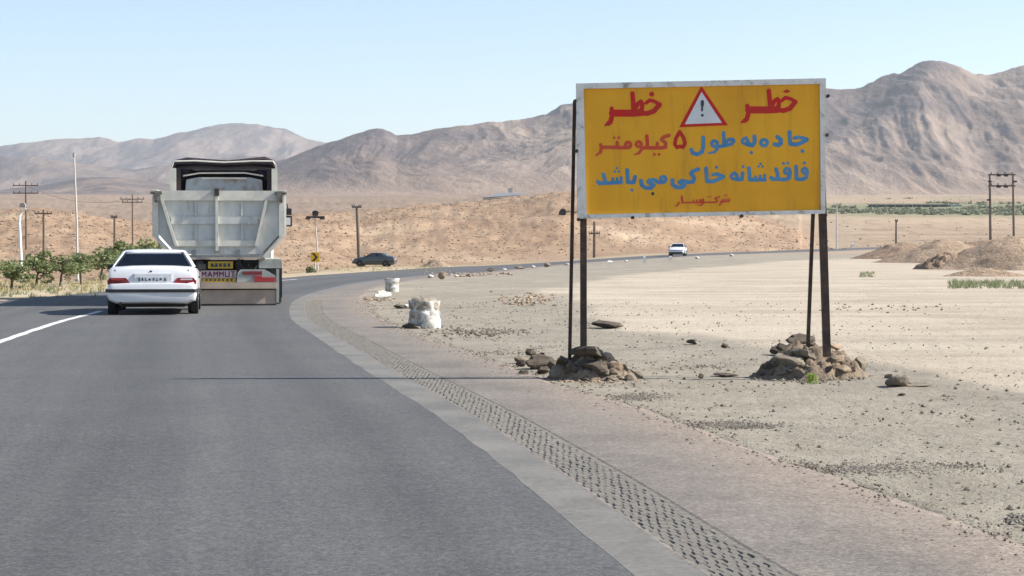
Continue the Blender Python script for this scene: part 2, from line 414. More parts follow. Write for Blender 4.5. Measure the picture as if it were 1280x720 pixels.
def poly_mask(X, Y, poly):
    ins = np.zeros(X.shape, bool); n = len(poly)
    for i in range(n):
        x0, y0 = poly[i]; x1, y1 = poly[(i + 1) % n]
        c_ = ((y0 > Y) != (y1 > Y)) & (X < (x1 - x0) * (Y - y0) / (y1 - y0 + 1e-12) + x0); ins ^= c_
    return ins
# the bare sandy turning place right of the gravel shoulder
sandpoly = gz([(1700, 590), (1280, 497), (1180, 470), (1060, 452), (960, 440), (860, 424), (790, 412), (735, 395), (705, 375), (690, 362), (720, 352), (800, 341), (900, 333), (1000, 326), (1090, 322)]) + [(70, 160), (90, 60), (40, 20)]
wx = GX + (.5 + GY * .022) * fbm(GX / 2.5, GY / 5, 4, 41); wy = GY + (2.2 + GY * .03) * fbm(GX / 2.5, GY / 5, 4, 43)
sm = poly_mask(wx, wy, sandpoly).astype(float)
for _ in range(14):
    sm[:, 1:-1] = (sm[:, 1:-1] * 2 + sm[:, :-2] + sm[:, 2:]) / 4; sm[1:-1] = (sm[1:-1] * 2 + sm[:-2] + sm[2:]) / 4
sm = np.clip(sm * (.95 + .35 * fbm(GX / 4, GY / 9, 4, 49)) + .35 * ss(-.1, .5, fbm(GX / 3.0, GY / 6, 4, 47)) * (offr > 0) * ss(25, 50, GY), 0, 1)
attr(ground_o, 'sand', np.where(offr > -2, sm, 0))
rbm = tab(np.clip(pxm, -900, 3000), RB)
bm_ = ss(-.18, .02, (GY - rbm) / rbm) * (pxm < 1080) * (1 - ss(1000, 1080, pxm)) * (GY > 90) * (1 - ss(520, 640, GY))
attr(ground_o, 'bank', bm_)
attr(ground_o, 'verge', ((offr < -4) & (GY < 300)).astype(float))
attr(ground_o, 'plain', np.maximum(ss(420, 600, GY), (1 - bm_) * ss(180, 300, GY)))
attr(ground_o, 'apron', (1 - ss(780, 1000, pxm)) * ss(380, 520, GY) * .9)
gr = ss(-.3, .1, fbm(GX / 50, GY / 30, 4, 53) + .25) * ss(900, 1000, pxm) * (ss(560, 610, GY) * (1 - ss(760, 840, GY)))
gr = np.maximum(gr, .55 * ss(.15, .4, fbm(GX / 60, GY / 90, 4, 59)) * (pxm > 900) * (GY > 850) * (GY < 1400))
attr(ground_o, 'green', gr)

# ------------------------------------------------------------------ mountains
def range_mesh(name, px0, px1, n, crest, rb, rc, rows, back, seed, relief, wl, skew, zdrop=6, apr=.3, pw=2.0):
    pxs = np.linspace(px0, px1, n); t = np.linspace(0, back, rows)
    PX, T = np.meshgrid(pxs, t); Y = rb + T * (rc - rb)
    X = (PX - CX) / F * Y
    yc = tab(PX, crest); zc = CH + (HOR - yc) / F * rc
    z0 = float(np.interp(rb, *np.array(PLAIN).T)) - zdrop
    tc = np.clip(T, 0, 1)
    S_ = apr * tc + (1 - apr) * tc ** pw
    S_ = S_ * (1 - .8 * ss(1.0, back + .3, T))
    rel = (zc - z0)
    # spurs and gullies running down slope, slanted by skew
    a_, b_ = X / wl, T * (rc - rb) / (wl * 2.1)
    cs_, sn_ = math.cos(skew), math.sin(skew); U = a_ * cs_ + b_ * sn_; Vv = (-a_ * sn_ + b_ * cs_) * .62
    wp = fbm(U * .6, Vv * .9, 3, seed) * .9
    rg = fbm(U + wp, Vv + wp * .4, 6, seed + 5, .52, ridged=True)
    fine = fbm(U * 4.3 + wp, Vv * 4.3 - wp, 4, seed + 9, .6, ridged=True)
    big = fbm(U * .35, Vv * .5, 3, seed + 3)
    env = np.clip(4 * tc * (1.03 - tc), 0, 1) ** .8
    Z = z0 + rel * S_ + rel * env * relief * (rg * 1.0 + big * .9 - .12) + rel * (.25 + .75 * env) * tc * relief * .26 * fine
    crag = np.exp(-((T - 1) / .12) ** 2) * rel * .012 * fbm(PX / 26., PX * 0 + 1, 5, seed + 13, .6)
    Z = np.maximum(Z + crag, z0 - 3)
    o = struct(mesh_fast(name, np.stack([X, Y, Z], -1).reshape(-1, 3), grid_faces(rows, n), M_mtn))
    attr(o, 't', T); return o
crestB = [(100, 260), (200, 240), (300, 218), (360, 200), (384, 191), (413, 181), (449, 170), (463, 165), (472, 163.2), (481, 165), (496, 171.5), (512, 171), (526, 168.5), (550, 162), (580, 158), (612, 155), (651, 149.5), (683, 142), (701, 133), (716, 129), (760, 119), (820, 113), (880, 118), (940, 117), (1000, 112), (1030, 111.7), (1055, 114), (1078, 110), (1097, 102), (1122, 94), (1142, 84.5), (1158, 81), (1183, 82), (1200, 87), (1211, 93), (1230, 96.5), (1247, 93), (1264, 87.5), (1285, 83), (1340, 78), (1450, 96), (1600, 120), (1900, 150), (2200, 190), (2500, 240)]
crestA = [(-900, 215), (-400, 196), (-150, 188), (0, 183), (34, 178), (69, 175), (103, 176), (124, 173), (137, 176), (148, 180.5), (172, 177), (192, 177), (223, 169.5), (261, 162), (296, 158.5), (323, 160.5), (357, 163), (371, 170), (385, 176), (412, 180), (470, 188), (560, 205), (700, 235)]
crestC = [(-900, 250), (-300, 238), (-100, 238), (0, 237), (52, 232), (103, 223), (144, 222), (186, 227), (240, 236), (300, 246), (380, 256)]
crestD = [(-900, 225), (-200, 202), (-60, 196), (0, 197), (50, 199), (100, 207), (170, 214), (230, 205), (300, 196), (360, 200), (420, 215), (520, 240)]
mB = range_mesh('mountain', 100, 2500, 1500, crestB, 2420, 3100, 230, 1.5, 101, .23, 300, .75, zdrop=3, apr=.22, pw=1.5)
mA = range_mesh('mountain', -900, 700, 700, crestA, 6200, 7400, 150, 1.5, 203, .20, 620, -.6, zdrop=10, pw=1.4)
mD = range_mesh('mountain', -900, 520, 520, crestD, 4300, 5000, 110, 1.5, 307, .22, 420, .6, zdrop=10, pw=1.4)
mC = range_mesh('foothill', -900, 380, 420, crestC, 2300, 3300, 90, 1.6, 401, .16, 350, .3, zdrop=6, apr=.5, pw=1.4)

# ------------------------------------------------------------------ shared materials
M_tar = mat('asphalt_ridge', (.14, .129, .113), (.205, .189, .164), 30, .9, bump=.004)
M_white_car = NT('white_car_paint'); _f = M_white_car.noise(M_white_car.obj(), 3, 5); M_white_car.b.inputs['Coat Weight'].default_value = .6
M_white_car = M_white_car.out(M_white_car.ramp(_f, [(.3, (.62, .63, .65)), (.7, (.70, .70, .71))]), .35, .5)
def paint(name, c):
    k = NT(name); f = k.noise(k.obj(), 3, 5); k.b.inputs['Coat Weight'].default_value = .5
    return k.out(k.ramp(f, [(.3, c), (.7, tuple(x * .9 for x in c))]), .35, .5)
M_dark_car = paint('grey_green_car_paint', (.045, .065, .072))
M_glass = glassmat('car_glass', (.52, .56, .60))
M_black = mat('black_plastic', (.018, .018, .02), (.03, .03, .03), 8, .55)
M_tyre = mat('tyre_rubber', (.018, .018, .018), (.035, .033, .03), 10, .85)
M_rim = mat('wheel_steel', (.35, .35, .36), (.22, .22, .22), 8, .4, .5, .6)
M_red = NT('tail_lamp_red'); M_red = M_red.out((.35, .018, .025), .2, .6)
M_reddk = NT('tail_lamp_dark'); M_reddk = M_reddk.out((.16, .012, .02), .2, .6)
M_clear = NT('lamp_lens'); M_clear = M_clear.out((.6, .6, .6), .12, .7)
M_plate = NT('white_plate'); M_plate = M_plate.out((.62, .64, .66), .5)
M_ink = NT('plate_ink'); M_ink = M_ink.out((.05, .06, .08), .6)
M_under = mat('dirty_underbody', (.02, .02, .02), (.035, .03, .028), 6, .9)
M_seat = mat('dark_seat_cloth', (.035, .037, .045), (.05, .05, .06), 20, .95)
M_lead = mat('grey_lamp_housing', (.3, .3, .3), (.24, .24, .24), 8, .6)

# ------------------------------------------------------------------ sedan
def make_wheel(x, y, r, wd, side, parent):
    m = MB(); s = side
    prof = [(-wd / 2, r * .62), (-wd / 2, r * .9), (-wd * .4, r * .985), (-wd * .2, r), (wd * .2, r), (wd * .4, r * .985), (wd / 2, r * .9), (wd / 2, r * .62)]
    m.lathe_x(prof, x, y, r, 28)
    wl = m.build('wheel', M_tyre, parent, 40)
    q = MB(); xo = x + s * (wd / 2 - .012)
    q.lathe_x([(-s * .03, r * .6), (0, r * .62), (s * .012, r * .6), (s * .004, r * .5), (-s * .004, r * .2), (s * .014, r * .14), (s * .014, r * .02)], xo, y, r, 24)
    for kx in range(8):
        a = kx * math.pi / 4
        q.box(xo - .004, xo + .012, y + r * .38 * math.cos(a) - r * .05, y + r * .38 * math.cos(a) + r * .05, r + r * .38 * math.sin(a) - r * .05, r + r * .38 * math.sin(a) + r * .05)
    q.build('rim', M_rim, wl, 30)
    return wl
def make_sedan(label, paintm, loc, rz, L=4.3, W=1.75, H=1.27, rear_plate=True, group=None, name='sedan_car'):
    t = thing(name, label, 'car', loc, rz, group); sx = W / 1.75; sy = L / 4.36; sz = H / 1.27
    Sc = lambda v: [(x * sx, y * sy, z * sz) for x, y, z in v]
    def B(m, name, mt, par=None, sm=30):
        m.v = Sc(m.v); return m.build(name, mt, par or t, sm)
    st = [(.03, .77, .30, .56), (.045, .82, .26, .60), (.10, .855, .235, .615), (.105, .83, .235, .64), (.115, .835, .23, .74), (.135, .84, .23, .84), (.165, .835, .23, .895), (.24, .845, .22, .925), (.5, .865, .21, .94),
          (.8, .872, .20, .945), (1.3, .875, .19, .925), (2.1, .875, .19, .91), (2.9, .872, .19, .905), (3.15, .868, .2, .895), (3.5, .86, .2, .85), (3.9, .84, .22, .77), (4.15, .80, .24, .68), (4.28, .74, .27, .58), (4.345, .68, .30, .50)]
    rings = []
    for y, w_, zb, zt in st:
        hm = zt - zb
        half = [(.80 * w_, zb), (.955 * w_, zb + .06), (w_, zb + .35 * hm), (.995 * w_, zb + .62 * hm), (.975 * w_, zt - .13 * hm), (.945 * w_, zt - .045 * hm), (.88 * w_, zt), (.45 * w_, zt + .022)]
        ring = [(x, y, z) for x, z in half] + [(0, y, zt + .028)] + [(-x, y, z) for x, z in half[::-1]] + [(0, y, zb)]
        rings.append(ring)
    m = MB(); m.loft(rings); body = B(m, 'body', paintm, None, 35)
    # roof and pillars
    rb = [(.76, .74, .93), (.565, 1.30, 1.235)]
    m = MB(); rings = []
    for y, hw, z in ((1.20, .555, 1.215), (1.30, .585, 1.245), (1.6, .60, 1.268), (2.0, .60, 1.272), (2.32, .585, 1.255), (2.42, .57, 1.232)):
        rings.append([(hw, y, z - .022), (hw * .97, y, z - .004), (hw * .6, y, z + .012), (0, y, z + .018), (-hw * .6, y, z + .012), (-hw * .97, y, z - .004), (-hw, y, z - .022), (0, y, z - .018)])
    m.loft(rings); B(m, 'roof', paintm, None, 40)
    for s in (1, -1):
        m = MB(); m.plate([(s * .765, .70, .925), (s * .80, 1.06, .925), (s * .60, 1.50, 1.245), (s * .565, 1.24, 1.235)], .035)
        B(m, 'rear_pillar', paintm)
        m = MB(); m.bar((s * .785, 2.0, .91), (s * .60, 2.0, 1.25), .07, .025); B(m, 'door_pillar', M_black)
        m = MB(); m.bar((s * .765, 3.14, .89), (s * .58, 2.36, 1.24), .05, .035); B(m, 'windscreen_pillar', paintm)
    def pane(name, quad, th=.006, mt=M_glass):
        m = MB(); m.plate(quad, th); return B(m, name, mt, None, None)
    pane('rear_window', [(-.725, .722, .945), (.725, .722, .945), (.55, 1.235, 1.222), (-.55, 1.235, 1.222)])
    m = MB(); q = [(-.725, .722, .945), (.725, .722, .945), (.55, 1.235, 1.222), (-.55, 1.235, 1.222)]
    for a in range(4): m.bar(Vector(q[a]) + Vector((0, -.006, 0)), Vector(q[(a + 1) % 4]) + Vector((0, -.006, 0)), .02, .02)
    B(m, 'window_seal', M_black)
    pane('windscreen', [(-.73, 3.14, .905), (.73, 3.14, .905), (.56, 2.42, 1.225), (-.56, 2.42, 1.225)])
    for s in (1, -1):
        pane('side_window', [(s * .805, 1.09, .925), (s * .79, 1.96, .915), (s * .605, 1.96, 1.235), (s * .607, 1.52, 1.235)])
        pane('side_window', [(s * .79, 2.04, .915), (s * .77, 3.05, .905), (s * .59, 2.40, 1.225), (s * .605, 2.04, 1.235)])
    m = MB(); m.box(-.66, .66, .098, .106, .617, .624); B(m, 'boot_seam', M_black)
    for s in (1, -1):
        m = MB(); m.bar((s * .70, .128, .735), (s * .70, .155, .90), .009, .012); B(m, 'boot_seam', M_black)
    # seats
    for (x, y) in ((-.36, 2.1), (.36, 2.1)):
        m = MB(); m.plate([(x - .22, y, .6), (x + .22, y, .6), (x + .19, y - .18, 1.05), (x - .19, y - .18, 1.05)], .12); m.box(x - .12, x + .12, y - .24, y - .14, 1.07, 1.2); m.box(x - .22, x + .22, y, y + .5, .55, .68)
        B(m, 'seat', M_seat)
    m = MB(); m.plate([(-.66, 1.3, .6), (.66, 1.3, .6), (.6, 1.05, .99), (-.6, 1.05, .99)], .12); B(m, 'rear_seat', M_seat)
    m = MB(); m.box(-.7, .7, 2.75, 3.05, .7, .915); B(m, 'dashboard', M_black)
    # rear lamps: a wrap round lens in two tones
    for s in (-1, 1):
        m = MB(); pr = [(.40, .605), (.845, .605), (.85, .665), (.80, .73), (.49, .73)]
        m.loft([[(s * x, y + (.03 if x > .8 else 0), z) for x, z in pr] for y in (.082, .30)])
        l = B(m, 'tail_light', M_reddk if s < 0 else M_red)
        m = MB(); m.loft([[(s * x, y + (.03 if x > .8 else 0), z) for x, z in [(.54, .685), (.78, .685), (.77, .715), (.56, .715)]] for y in (.074, .2)]); B(m, 'reversing_lens', M_clear if s > 0 else M_red, l)
    # bumper strip runs round the tail and along the doors
    m = MB()
    m.box(-.80, .80, .012, .08, .445, .51)
    for s in (1, -1):
        m.box(s * .80 - .02, s * .80 + .02, .022, .10, .445, .51); m.bar((s * .81, .04, .4775), (s * .872, .14, .4775), .03, .065); m.bar((s * .872, .14, .4775), (s * .885, .62, .4775), .03, .065)
        m.box(min(s * .865, s * .892), max(s * .865, s * .892), 1.3, 3.0, .43, .48)
    B(m, 'bumper_strip', M_black)
    m = MB(); m.box(-.33, .38, .086, .125, .625, .80); m.box(-.34, .39, .098, .14, .80, .815); B(m, 'plate_recess', paintm)
    m = MB(); m.box(-.27, .31, .078, .084, .645, .755); pl = B(m, 'licence_plate', M_plate)
    m = MB()
    for a, (x0, x1, z0, z1) in enumerate([(-.255, -.225, .66, .74), (-.20, -.155, .675, .70), (-.19, -.165, .70, .735), (-.13, -.09, .67, .69), (-.125, -.11, .69, .735), (-.06, -.02, .675, .72), (.02, .05, .675, .73), (.08, .12, .67, .69), (.09, .105, .69, .73), (.15, .19, .685, .725), (.23, .28, .675, .70), (.245, .265, .70, .735)]):
        m.box(x0, x1, .0745, .0775, z0, z1)
    B(m, 'plate_digits', M_ink, pl)['kind'] = 'stuff'
    m = MB(); m.tube([(-.02, .128, .845), (-.02, .15, .855)], .025, 8); B(m, 'emblem', M_black)
    m = MB(); m.box(-.62, .62, .35, 4.0, .15, .235); B(m, 'underbody', M_under)
    m = MB(); m.tube([(-.60, .02, .225), (-.60, .5, .225)], .03, 10); B(m, 'exhaust_pipe', M_black)
    for y in (.95, 3.55):
        for s in (1, -1):
            m = MB(); m.lathe_x([(-.12, .34), (.0, .345), (.003, .345), (.003, .02)], s * .868 if s > 0 else -.868 , y, .285, 28) if s > 0 else m.lathe_x([(.12, .34), (0, .345), (-.003, .345), (-.003, .02)], -.868, y, .285, 28)
            B(m, 'wheel_arch', M_black)
    for y in (.95, 3.55):
        for s in (1, -1): make_wheel(s * .775 * sx, y * sy, .285 * sz, .2, s, t)
    for s in (1, -1):
        m = MB(); m.box(*sorted((s * .83, s * 1.0)), 2.72, 2.82, .86, .97); m.box(*sorted((s * .76, s * .85)), 2.78, 2.83, .87, .92); B(m, 'wing_mirror', M_black)
        m = MB(); m.box(*sorted((s * .45, s * .76)), 4.17, 4.30, .52, .62); B(m, 'headlight', M_clear)
        for y in (1.55, 2.55): m = MB(); m.box(*sorted((s * .85, s * .888)), y, y + .16, .70, .725); B(m, 'door_handle', M_black)
    m = MB(); m.box(-.42, .42, 4.27, 4.33, .49, .60); B(m, 'grille', M_black)
    m = MB(); m.box(-.70, .70, 4.30, 4.37, .27, .40); B(m, 'front_bumper', M_black)
    return t
def place_on(px, Y, dz=0):
    x, y = at_depth(px, Y); return (x, y, float(zroad(x, y)) + dz)
Yc = 3360 / (393 - 303.) - .8
car1 = make_sedan('white saloon car seen from behind, close behind the tipper truck', M_white_car, place_on(189.5, Yc), R_(8.2), L=3.95, W=1.72, H=1.235)
g = ground(845, 320.3, zflat); car3 = make_sedan('small distant white car coming round the far end of the curve', M_white_car, (g[0] + .7, g[1] + 3.8, float(zroad(g[0] + .7, g[1] + 3.8))), R_(180 - 10), L=3.9, W=1.66, H=1.3)
g = ground(495, 333.2); car2 = make_sedan('dark grey-green saloon parked side-on on the verge below the rocky bank', M_dark_car, (g[0], g[1], float(terrain(*g)) + .02), R_(84), L=4.3, W=1.7, H=1.36)

# ------------------------------------------------------------------ tipper truck
M_bed = NT('worn_grey_truck_paint'); o_ = M_bed.obj()
f1 = M_bed.noise(o_, 1.8, 7, .65); f1 = M_bed.noise(M_bed.obj((1, 1, .45)), 2.2, 7, .7); c_ = M_bed.ramp(f1, [(.3, (.38, .395, .375)), (.55, (.53, .54, .515)), (.75, (.66, .66, .62))])
f2 = M_bed.ramp(M_bed.noise(M_bed.obj((1.6, 1, .5)), 4, 8, .75), [(.56, 0.), (.70, .7)]); c_ = M_bed.mix(f2, c_, (.24, .15, .09))
M_bed = M_bed.out(c_, .6, .3)
M_rail = mat('dusty_cream_rail', (.64, .61, .53), (.46, .455, .41), 3, .7)
M_hinge = mat('grimy_hinge', (.05, .05, .048), (.2, .19, .17), 9, .8)
M_tan = mat('dusty_tan_board', (.46, .37, .29), (.36, .28, .22), 2.5, .8)
M_dkmetal = mat('dark_chassis', (.03, .03, .035), (.05, .045, .04), 5, .8)
M_navy = mat('dark_canopy_with_shade', (.028, .028, .045), (.05, .035, .035), 2.0, .85)  # dark paint that also carries the shade under the canopy in its colour
M_rust = NT('rust_streaked_bulkhead'); o_ = M_rust.obj(); c_ = M_rust.ramp(M_rust.noise(o_, 1.3, 6, .6), [(.38, (.34, .38, .40)), (.48, (.28, .30, .31)), (.58, (.24, .13, .09)), (.7, (.36, .37, .36))]); M_rust = M_rust.out(c_, .7)
M_yel = mat('yellow_plate', (.50, .33, .03), (.42, .27, .03), 6, .5)
M_pink = mat('pale_strip', (.36, .29, .30), (.28, .23, .24), 5, .6)
M_maroon = NT('maroon_lettering'); M_maroon = M_maroon.out((.07, .012, .035), .5)
M_mud = mat('pale_mudguard', (.38, .40, .37), (.24, .245, .225), 3, .6)
ty = 42.0; tx, _ = at_depth(274, ty)
trk = thing('tipper_truck', 'dusty pale grey tipper truck with a tall canopy ahead of the white saloon', 'truck', (tx, ty, float(zroad(tx, ty))), R_(7.3))
def T(m, name, mt, par=None, sm=30): return m.build(name, mt, par or trk, sm)
# bed
outer = [(-1.41, 2.50), (-1.41, 1.52), (-1.0, 1.06), (1.0, 1.06), (1.41, 1.52), (1.41, 2.50)]
m = MB(); m.prism([(-1.30, 2.49), (-1.30, 1.56), (-.92, 1.13), (.92, 1.13), (1.30, 1.56), (1.30, 2.49)], .0, .05)
gate = T(m, 'tailgate', M_bed)
def gp(m, n, mt): return T(m, n, mt, gate)
m = MB(); m.box(-1.28, 1.28, -.075, .0, 2.30, 2.515); gp(m, 'top_rail', M_rail)
m = MB(); m.box(-1.03, -.075, -.05, .0, 1.79, 1.95); m.box(-.015, .93, -.05, 0, 1.79, 1.95); gp(m, 'middle_rail', M_bed)
m = MB(); m.box(-.94, -.075, -.07, .0, 1.30, 1.43); m.box(-.015, .82, -.07, 0, 1.30, 1.43); gp(m, 'bottom_rail', M_rail)
m = MB(); m.bar((-.045, -.055, 1.2), (-.045, -.055, 2.56), .06, .13, up=(0, 1, 0)); gp(m, 'rib', M_rail)
m = MB(); m.bar((-1.22, -.055, 2.30), (-.92, -.055, 1.30), .06, .12, up=(0, 1, 0)); gp(m, 'rib', M_rail)
m = MB(); m.bar((1.03, -.055, 2.30), (.80, -.055, 1.30), .06, .12, up=(0, 1, 0)); gp(m, 'rib', M_rail)
for x in (-.55, -.045, .40):
    m = MB(); m.box(x - .05, x + .05, -.05, .02, 1.10, 1.22); gp(m, 'latch', M_mud)
m = MB(); m.box(-.095, .005, -.15, -.08, 2.40, 2.56); gp(m, 'latch', M_dkmetal)
for s in (1, -1):
    m = MB(); m.box(*sorted((s * 1.302, s * 1.42)), -.06, .10, 1.50, 2.52); T(m, 'corner_post', M_rail)
    m = MB(); m.bar((s * 1.395, -.03, 1.53), (s * .97, -.03, 1.05), .06, .1, up=(0, 1, 0)); T(m, 'corner_brace', M_rail)
    m = MB(); m.box(*sorted((s * 1.25, s * 1.38)), -.14, -.061, 2.26, 2.50); m.tube([(s * 1.22, -.10, 2.47), (s * 1.47, -.10, 2.47)], .035, 8); T(m, 'hinge', M_hinge)
    m = MB(); m.box(*sorted((s * 1.35, s * 1.41)), .10, 5.4, 1.52, 2.46); m.plate([(s * 1.38, .06, 1.53), (s * 1.38, 5.4, 1.53), (s * .98, 5.4, 1.09), (s * .98, .06, 1.09)], .05); sw = T(m, 'side_wall', M_bed)
    for q in range(6):
        y = .55 + q * .9; m = MB(); m.box(*sorted((s * 1.412, s * 1.465)), y, y + .09, 1.53, 2.42); T(m, 'side_rib', M_bed, sw)
    m = MB(); m.box(*sorted((s * 1.33, s * 1.47)), .12, 5.4, 2.463, 2.54); T(m, 'side_rail', M_rail, sw)
m = MB(); m.box(-1.0, 1.0, .07, 5.4, 1.06, 1.11); T(m, 'bed_floor', M_bed)
m = MB(); m.prism([(-1.36, 1.5), (-.98, 1.12), (.98, 1.12), (1.36, 1.5), (1.36, 2.55), (.95, 2.62), (.92, 2.93), (.62, 2.99), (-.62, 2.99), (-.92, 2.93), (-.95, 2.62), (-1.36, 2.55)], 5.4, 5.46); T(m, 'bulkhead', M_rust)
m = MB(); m.box(-.55, .55, 5.36, 5.40, 2.945, 2.985); m.box(-.8, .8, 5.35, 5.4, 2.56, 2.60); T(m, 'bulkhead_rail', M_rail)
# cab canopy: a hood over the cab, open at the back
m = MB(); rg_ = []
for y, dz in ((5.25, 0), (6.2, .0), (6.9, -.10)):
    rg_.append([(x * 1.0, y, z + dz) for x, z in [(-1.27, 3.22), (-1.2, 3.36), (-.7, 3.37), (0, 3.335), (.7, 3.37), (1.2, 3.37), (1.27, 3.24), (1.24, 3.20), (1.16, 3.30), (.7, 3.32), (0, 3.29), (-.7, 3.32), (-1.16, 3.30), (-1.24, 3.19)]])
m.loft(rg_); can = T(m, 'canopy', M_navy)
m = MB(); m.tube([(-1.26, 5.23, 3.25), (-1.2, 5.23, 3.37), (-.7, 5.23, 3.385), (0, 5.23, 3.35), (.7, 5.23, 3.385), (1.2, 5.23, 3.385), (1.26, 5.23, 3.26)], .022, 6); T(m, 'canopy_edge', M_rail, can)
m = MB(); m.tube([(-1.2, 5.5, 3.36), (-.9, 5.45, 3.42), (-.4, 5.5, 3.40), (.1, 5.42, 3.36), (.6, 5.5, 3.41), (1.0, 5.46, 3.44), (1.22, 5.5, 3.37)], [.05, .06, .045, .05, .06, .07, .05], 8); T(m, 'tarp_roll', M_navy, can)
m = MB(); m.tube([(-1.0, 5.38, 3.02), (-.6, 5.36, 3.09), (.5, 5.36, 3.10), (.95, 5.38, 3.03)], .022, 6); T(m, 'arch_bar', M_rail, can)
m = MB(); m.box(-1.14, 1.14, 6.45, 6.50, 2.3, 3.2); m.box(-1.1, 1.1, 6.2, 6.26, 3.10, 3.19); T(m, 'canopy_shade_sheet', M_navy, can)  # dark sheets painted as the shade on the cab's rear wall
for s in (1, -1):
    m = MB(); m.loft([[(s * 1.285, y, z) for y, z in [(5.22, 2.2), (5.22, 3.3), (6.9, 3.15), (6.4, 2.2)]], [(s * 1.245, y, z) for y, z in [(5.22, 2.2), (5.22, 3.3), (6.9, 3.15), (6.4, 2.2)]]]); T(m, 'canopy_cheek', M_rail)
    m = MB(); m.box(*sorted((s * 1.05, s * 1.243)), 5.28, 6.3, 2.3, 3.19); m.prism([(s * 1.05, 3.19), (s * .8, 3.19), (s * 1.05, 2.9)], 5.6, 6.2); T(m, 'canopy_shade_filling', M_navy)  # dark fillings inside the cheeks, shade painted into their colour
    m = MB(); m.box(*sorted((s * 1.16, s * 1.30)), 5.15, 5.24, 2.3, 3.2); T(m, 'canopy_post', M_rail)
# cab
m = MB(); rg_ = []
for y, hw, zb, zt in ((6.55, 1.15, .7, 2.75), (6.62, 1.2, .6, 2.85), (7.9, 1.2, .6, 2.85), (8.25, 1.18, .55, 2.6), (8.45, 1.15, .55, 1.6), (8.45, 1.12, .6, .7)):
    rg_.append([(-hw, y, zb), (hw, y, zb), (hw, y, zt - .1), (hw - .12, y, zt), (-hw + .12, y, zt), (-hw, y, zt - .1)])
m.loft(rg_); cab = T(m, 'cab', M_white_car)
m = MB(); m.plate([(-1.05, 8.47, 1.65), (1.05, 8.47, 1.65), (1.0, 8.29, 2.5), (-1.0, 8.29, 2.5)], .02); T(m, 'windscreen', M_glass, cab)
for s in (1, -1):
    m = MB(); m.plate([(s * 1.208, 7.0, 1.65), (s * 1.208, 8.0, 1.65), (s * 1.208, 7.9, 2.45), (s * 1.208, 7.0, 2.45)], .012); T(m, 'cab_window', M_black, cab)
    m = MB(); m.box(*sorted((s * 1.51, s * 1.69)), 7.9, 8.02, 1.80, 2.08); m.box(*sorted((s * 1.52, s * 1.68)), 7.9, 8.0, 2.10, 2.27); mi = T(m, 'wing_mirror', M_black)
    m = MB(); m.tube([(s * 1.18, 7.96, 2.4), (s * 1.56, 7.96, 2.38), (s * 1.60, 7.96, 2.2)], .025, 6); m.tube([(s * 1.18, 7.96, 1.85), (s * 1.53, 7.96, 1.85)], .02, 6); T(m, 'mirror_arm', M_black, mi)
    m = MB(); m.box(*sorted((s * 1.54, s * 1.65)), 7.885, 7.898, 1.84, 2.03); T(m, 'mirror_glass', M_clear, mi)
# chassis and tail
for s in (1, -1):
    m = MB(); m.box(*sorted((s * .36, s * .46)), .1, 8.2, .70, 1.0); T(m, 'chassis_rail', M_dkmetal)
m = MB(); m.box(-1.0, 1.0, -.07, .06, 1.015, 1.058); T(m, 'tail_beam', M_tan)
m = MB(); m.box(-.9, .9, .35, .45, .5, 1.0); m.box(-1.1, 1.1, .3, .34, .36, .62); T(m, 'cross_member', M_dkmetal)
for s in (1, -1):
    m = MB(); m.box(*sorted((s * .86, s * 1.34)), .02, .12, .82, 1.02); m.box(*sorted((s * .86, s * 1.34)), .12, 3.4, 1.0, 1.02); T(m, 'mudguard', M_mud)
    m = MB(); m.loft([[(s * x, y, z) for x, z in [(.38, .515), (1.22, .515), (1.22, .66), (.98, .795), (.46, .795), (.40, .73)]] for y in (-.06, .1)]); h_ = T(m, 'lamp_board', M_mud)
    m = MB(); m.box(*sorted((s * .76, s * .93)), -.085, -.06, .525, .655); T(m, 'tail_light', M_red, h_)
    m = MB(); m.box(*sorted((s * .935, s * 1.21)), -.082, -.06, .525, .62); T(m, 'tail_light', M_red, h_)
    m = MB(); m.box(*sorted((s * .50, s * .93)), -.07, -.06, .675, .755); T(m, 'reflector', M_reddk, h_)
    m = MB(); m.box(*sorted((s * 1.24, s * 1.30)), -.04, .10, .06, .80); T(m, 'flap_post', M_mud)
m = MB(); m.box(-.40, .375, -.03, -.005, .61, .775); ls = T(m, 'name_strip', M_pink)
m = MB(); m.box(-.36, .36, -.02, .0, .515, .602); pl = T(m, 'number_plate', M_yel)
m = MB()
for a in range(7): m.box(-.30 + a * .09, -.25 + a * .09, -.024, -.0205, .54, .585)
T(m, 'plate_marks', M_ink, pl)['kind'] = 'stuff'
m = MB(); m.box(-.24, .30, -.03, -.01, .815, .97); pl = T(m, 'number_plate', M_yel)
m = MB()
for a in range(5): m.box(-.18 + a * .09, -.12 + a * .09, -.034, -.0305, .85, .93)
T(m, 'plate_marks', M_ink, pl)['kind'] = 'stuff'
m = MB(); m.tube([(-.42, .0, .9), (-.42, .3, .9)], .09, 12); T(m, 'air_tank', M_dkmetal)
m = MB(); m.box(-1.24, 1.24, -.10, .0, .375, .51); T(m, 'bumper', M_tan)
m = MB(); m.box(-1.235, 1.235, -.012, .02, .04, .345); T(m, 'underrun_board', M_tan)
m = MB(); m.box(-1.235, 1.235, -.02, .024, .012, .04); T(m, 'rubber_edge', M_black)
m = MB(); m.box(-1.15, 1.15, .06, .1, .3, .62); T(m, 'cross_plate', M_dkmetal)
for x0, z0 in ((-.2, .98), (.45, .93), (.62, .9)):
    m = MB(); m.tube([(x0, .0, z0), (x0 + .06, -.03, z0 - .1), (x0 + .12, -.02, z0 - .13), (x0 + .2, .02, z0 - .02)], .014, 6); T(m, 'hose', M_black)
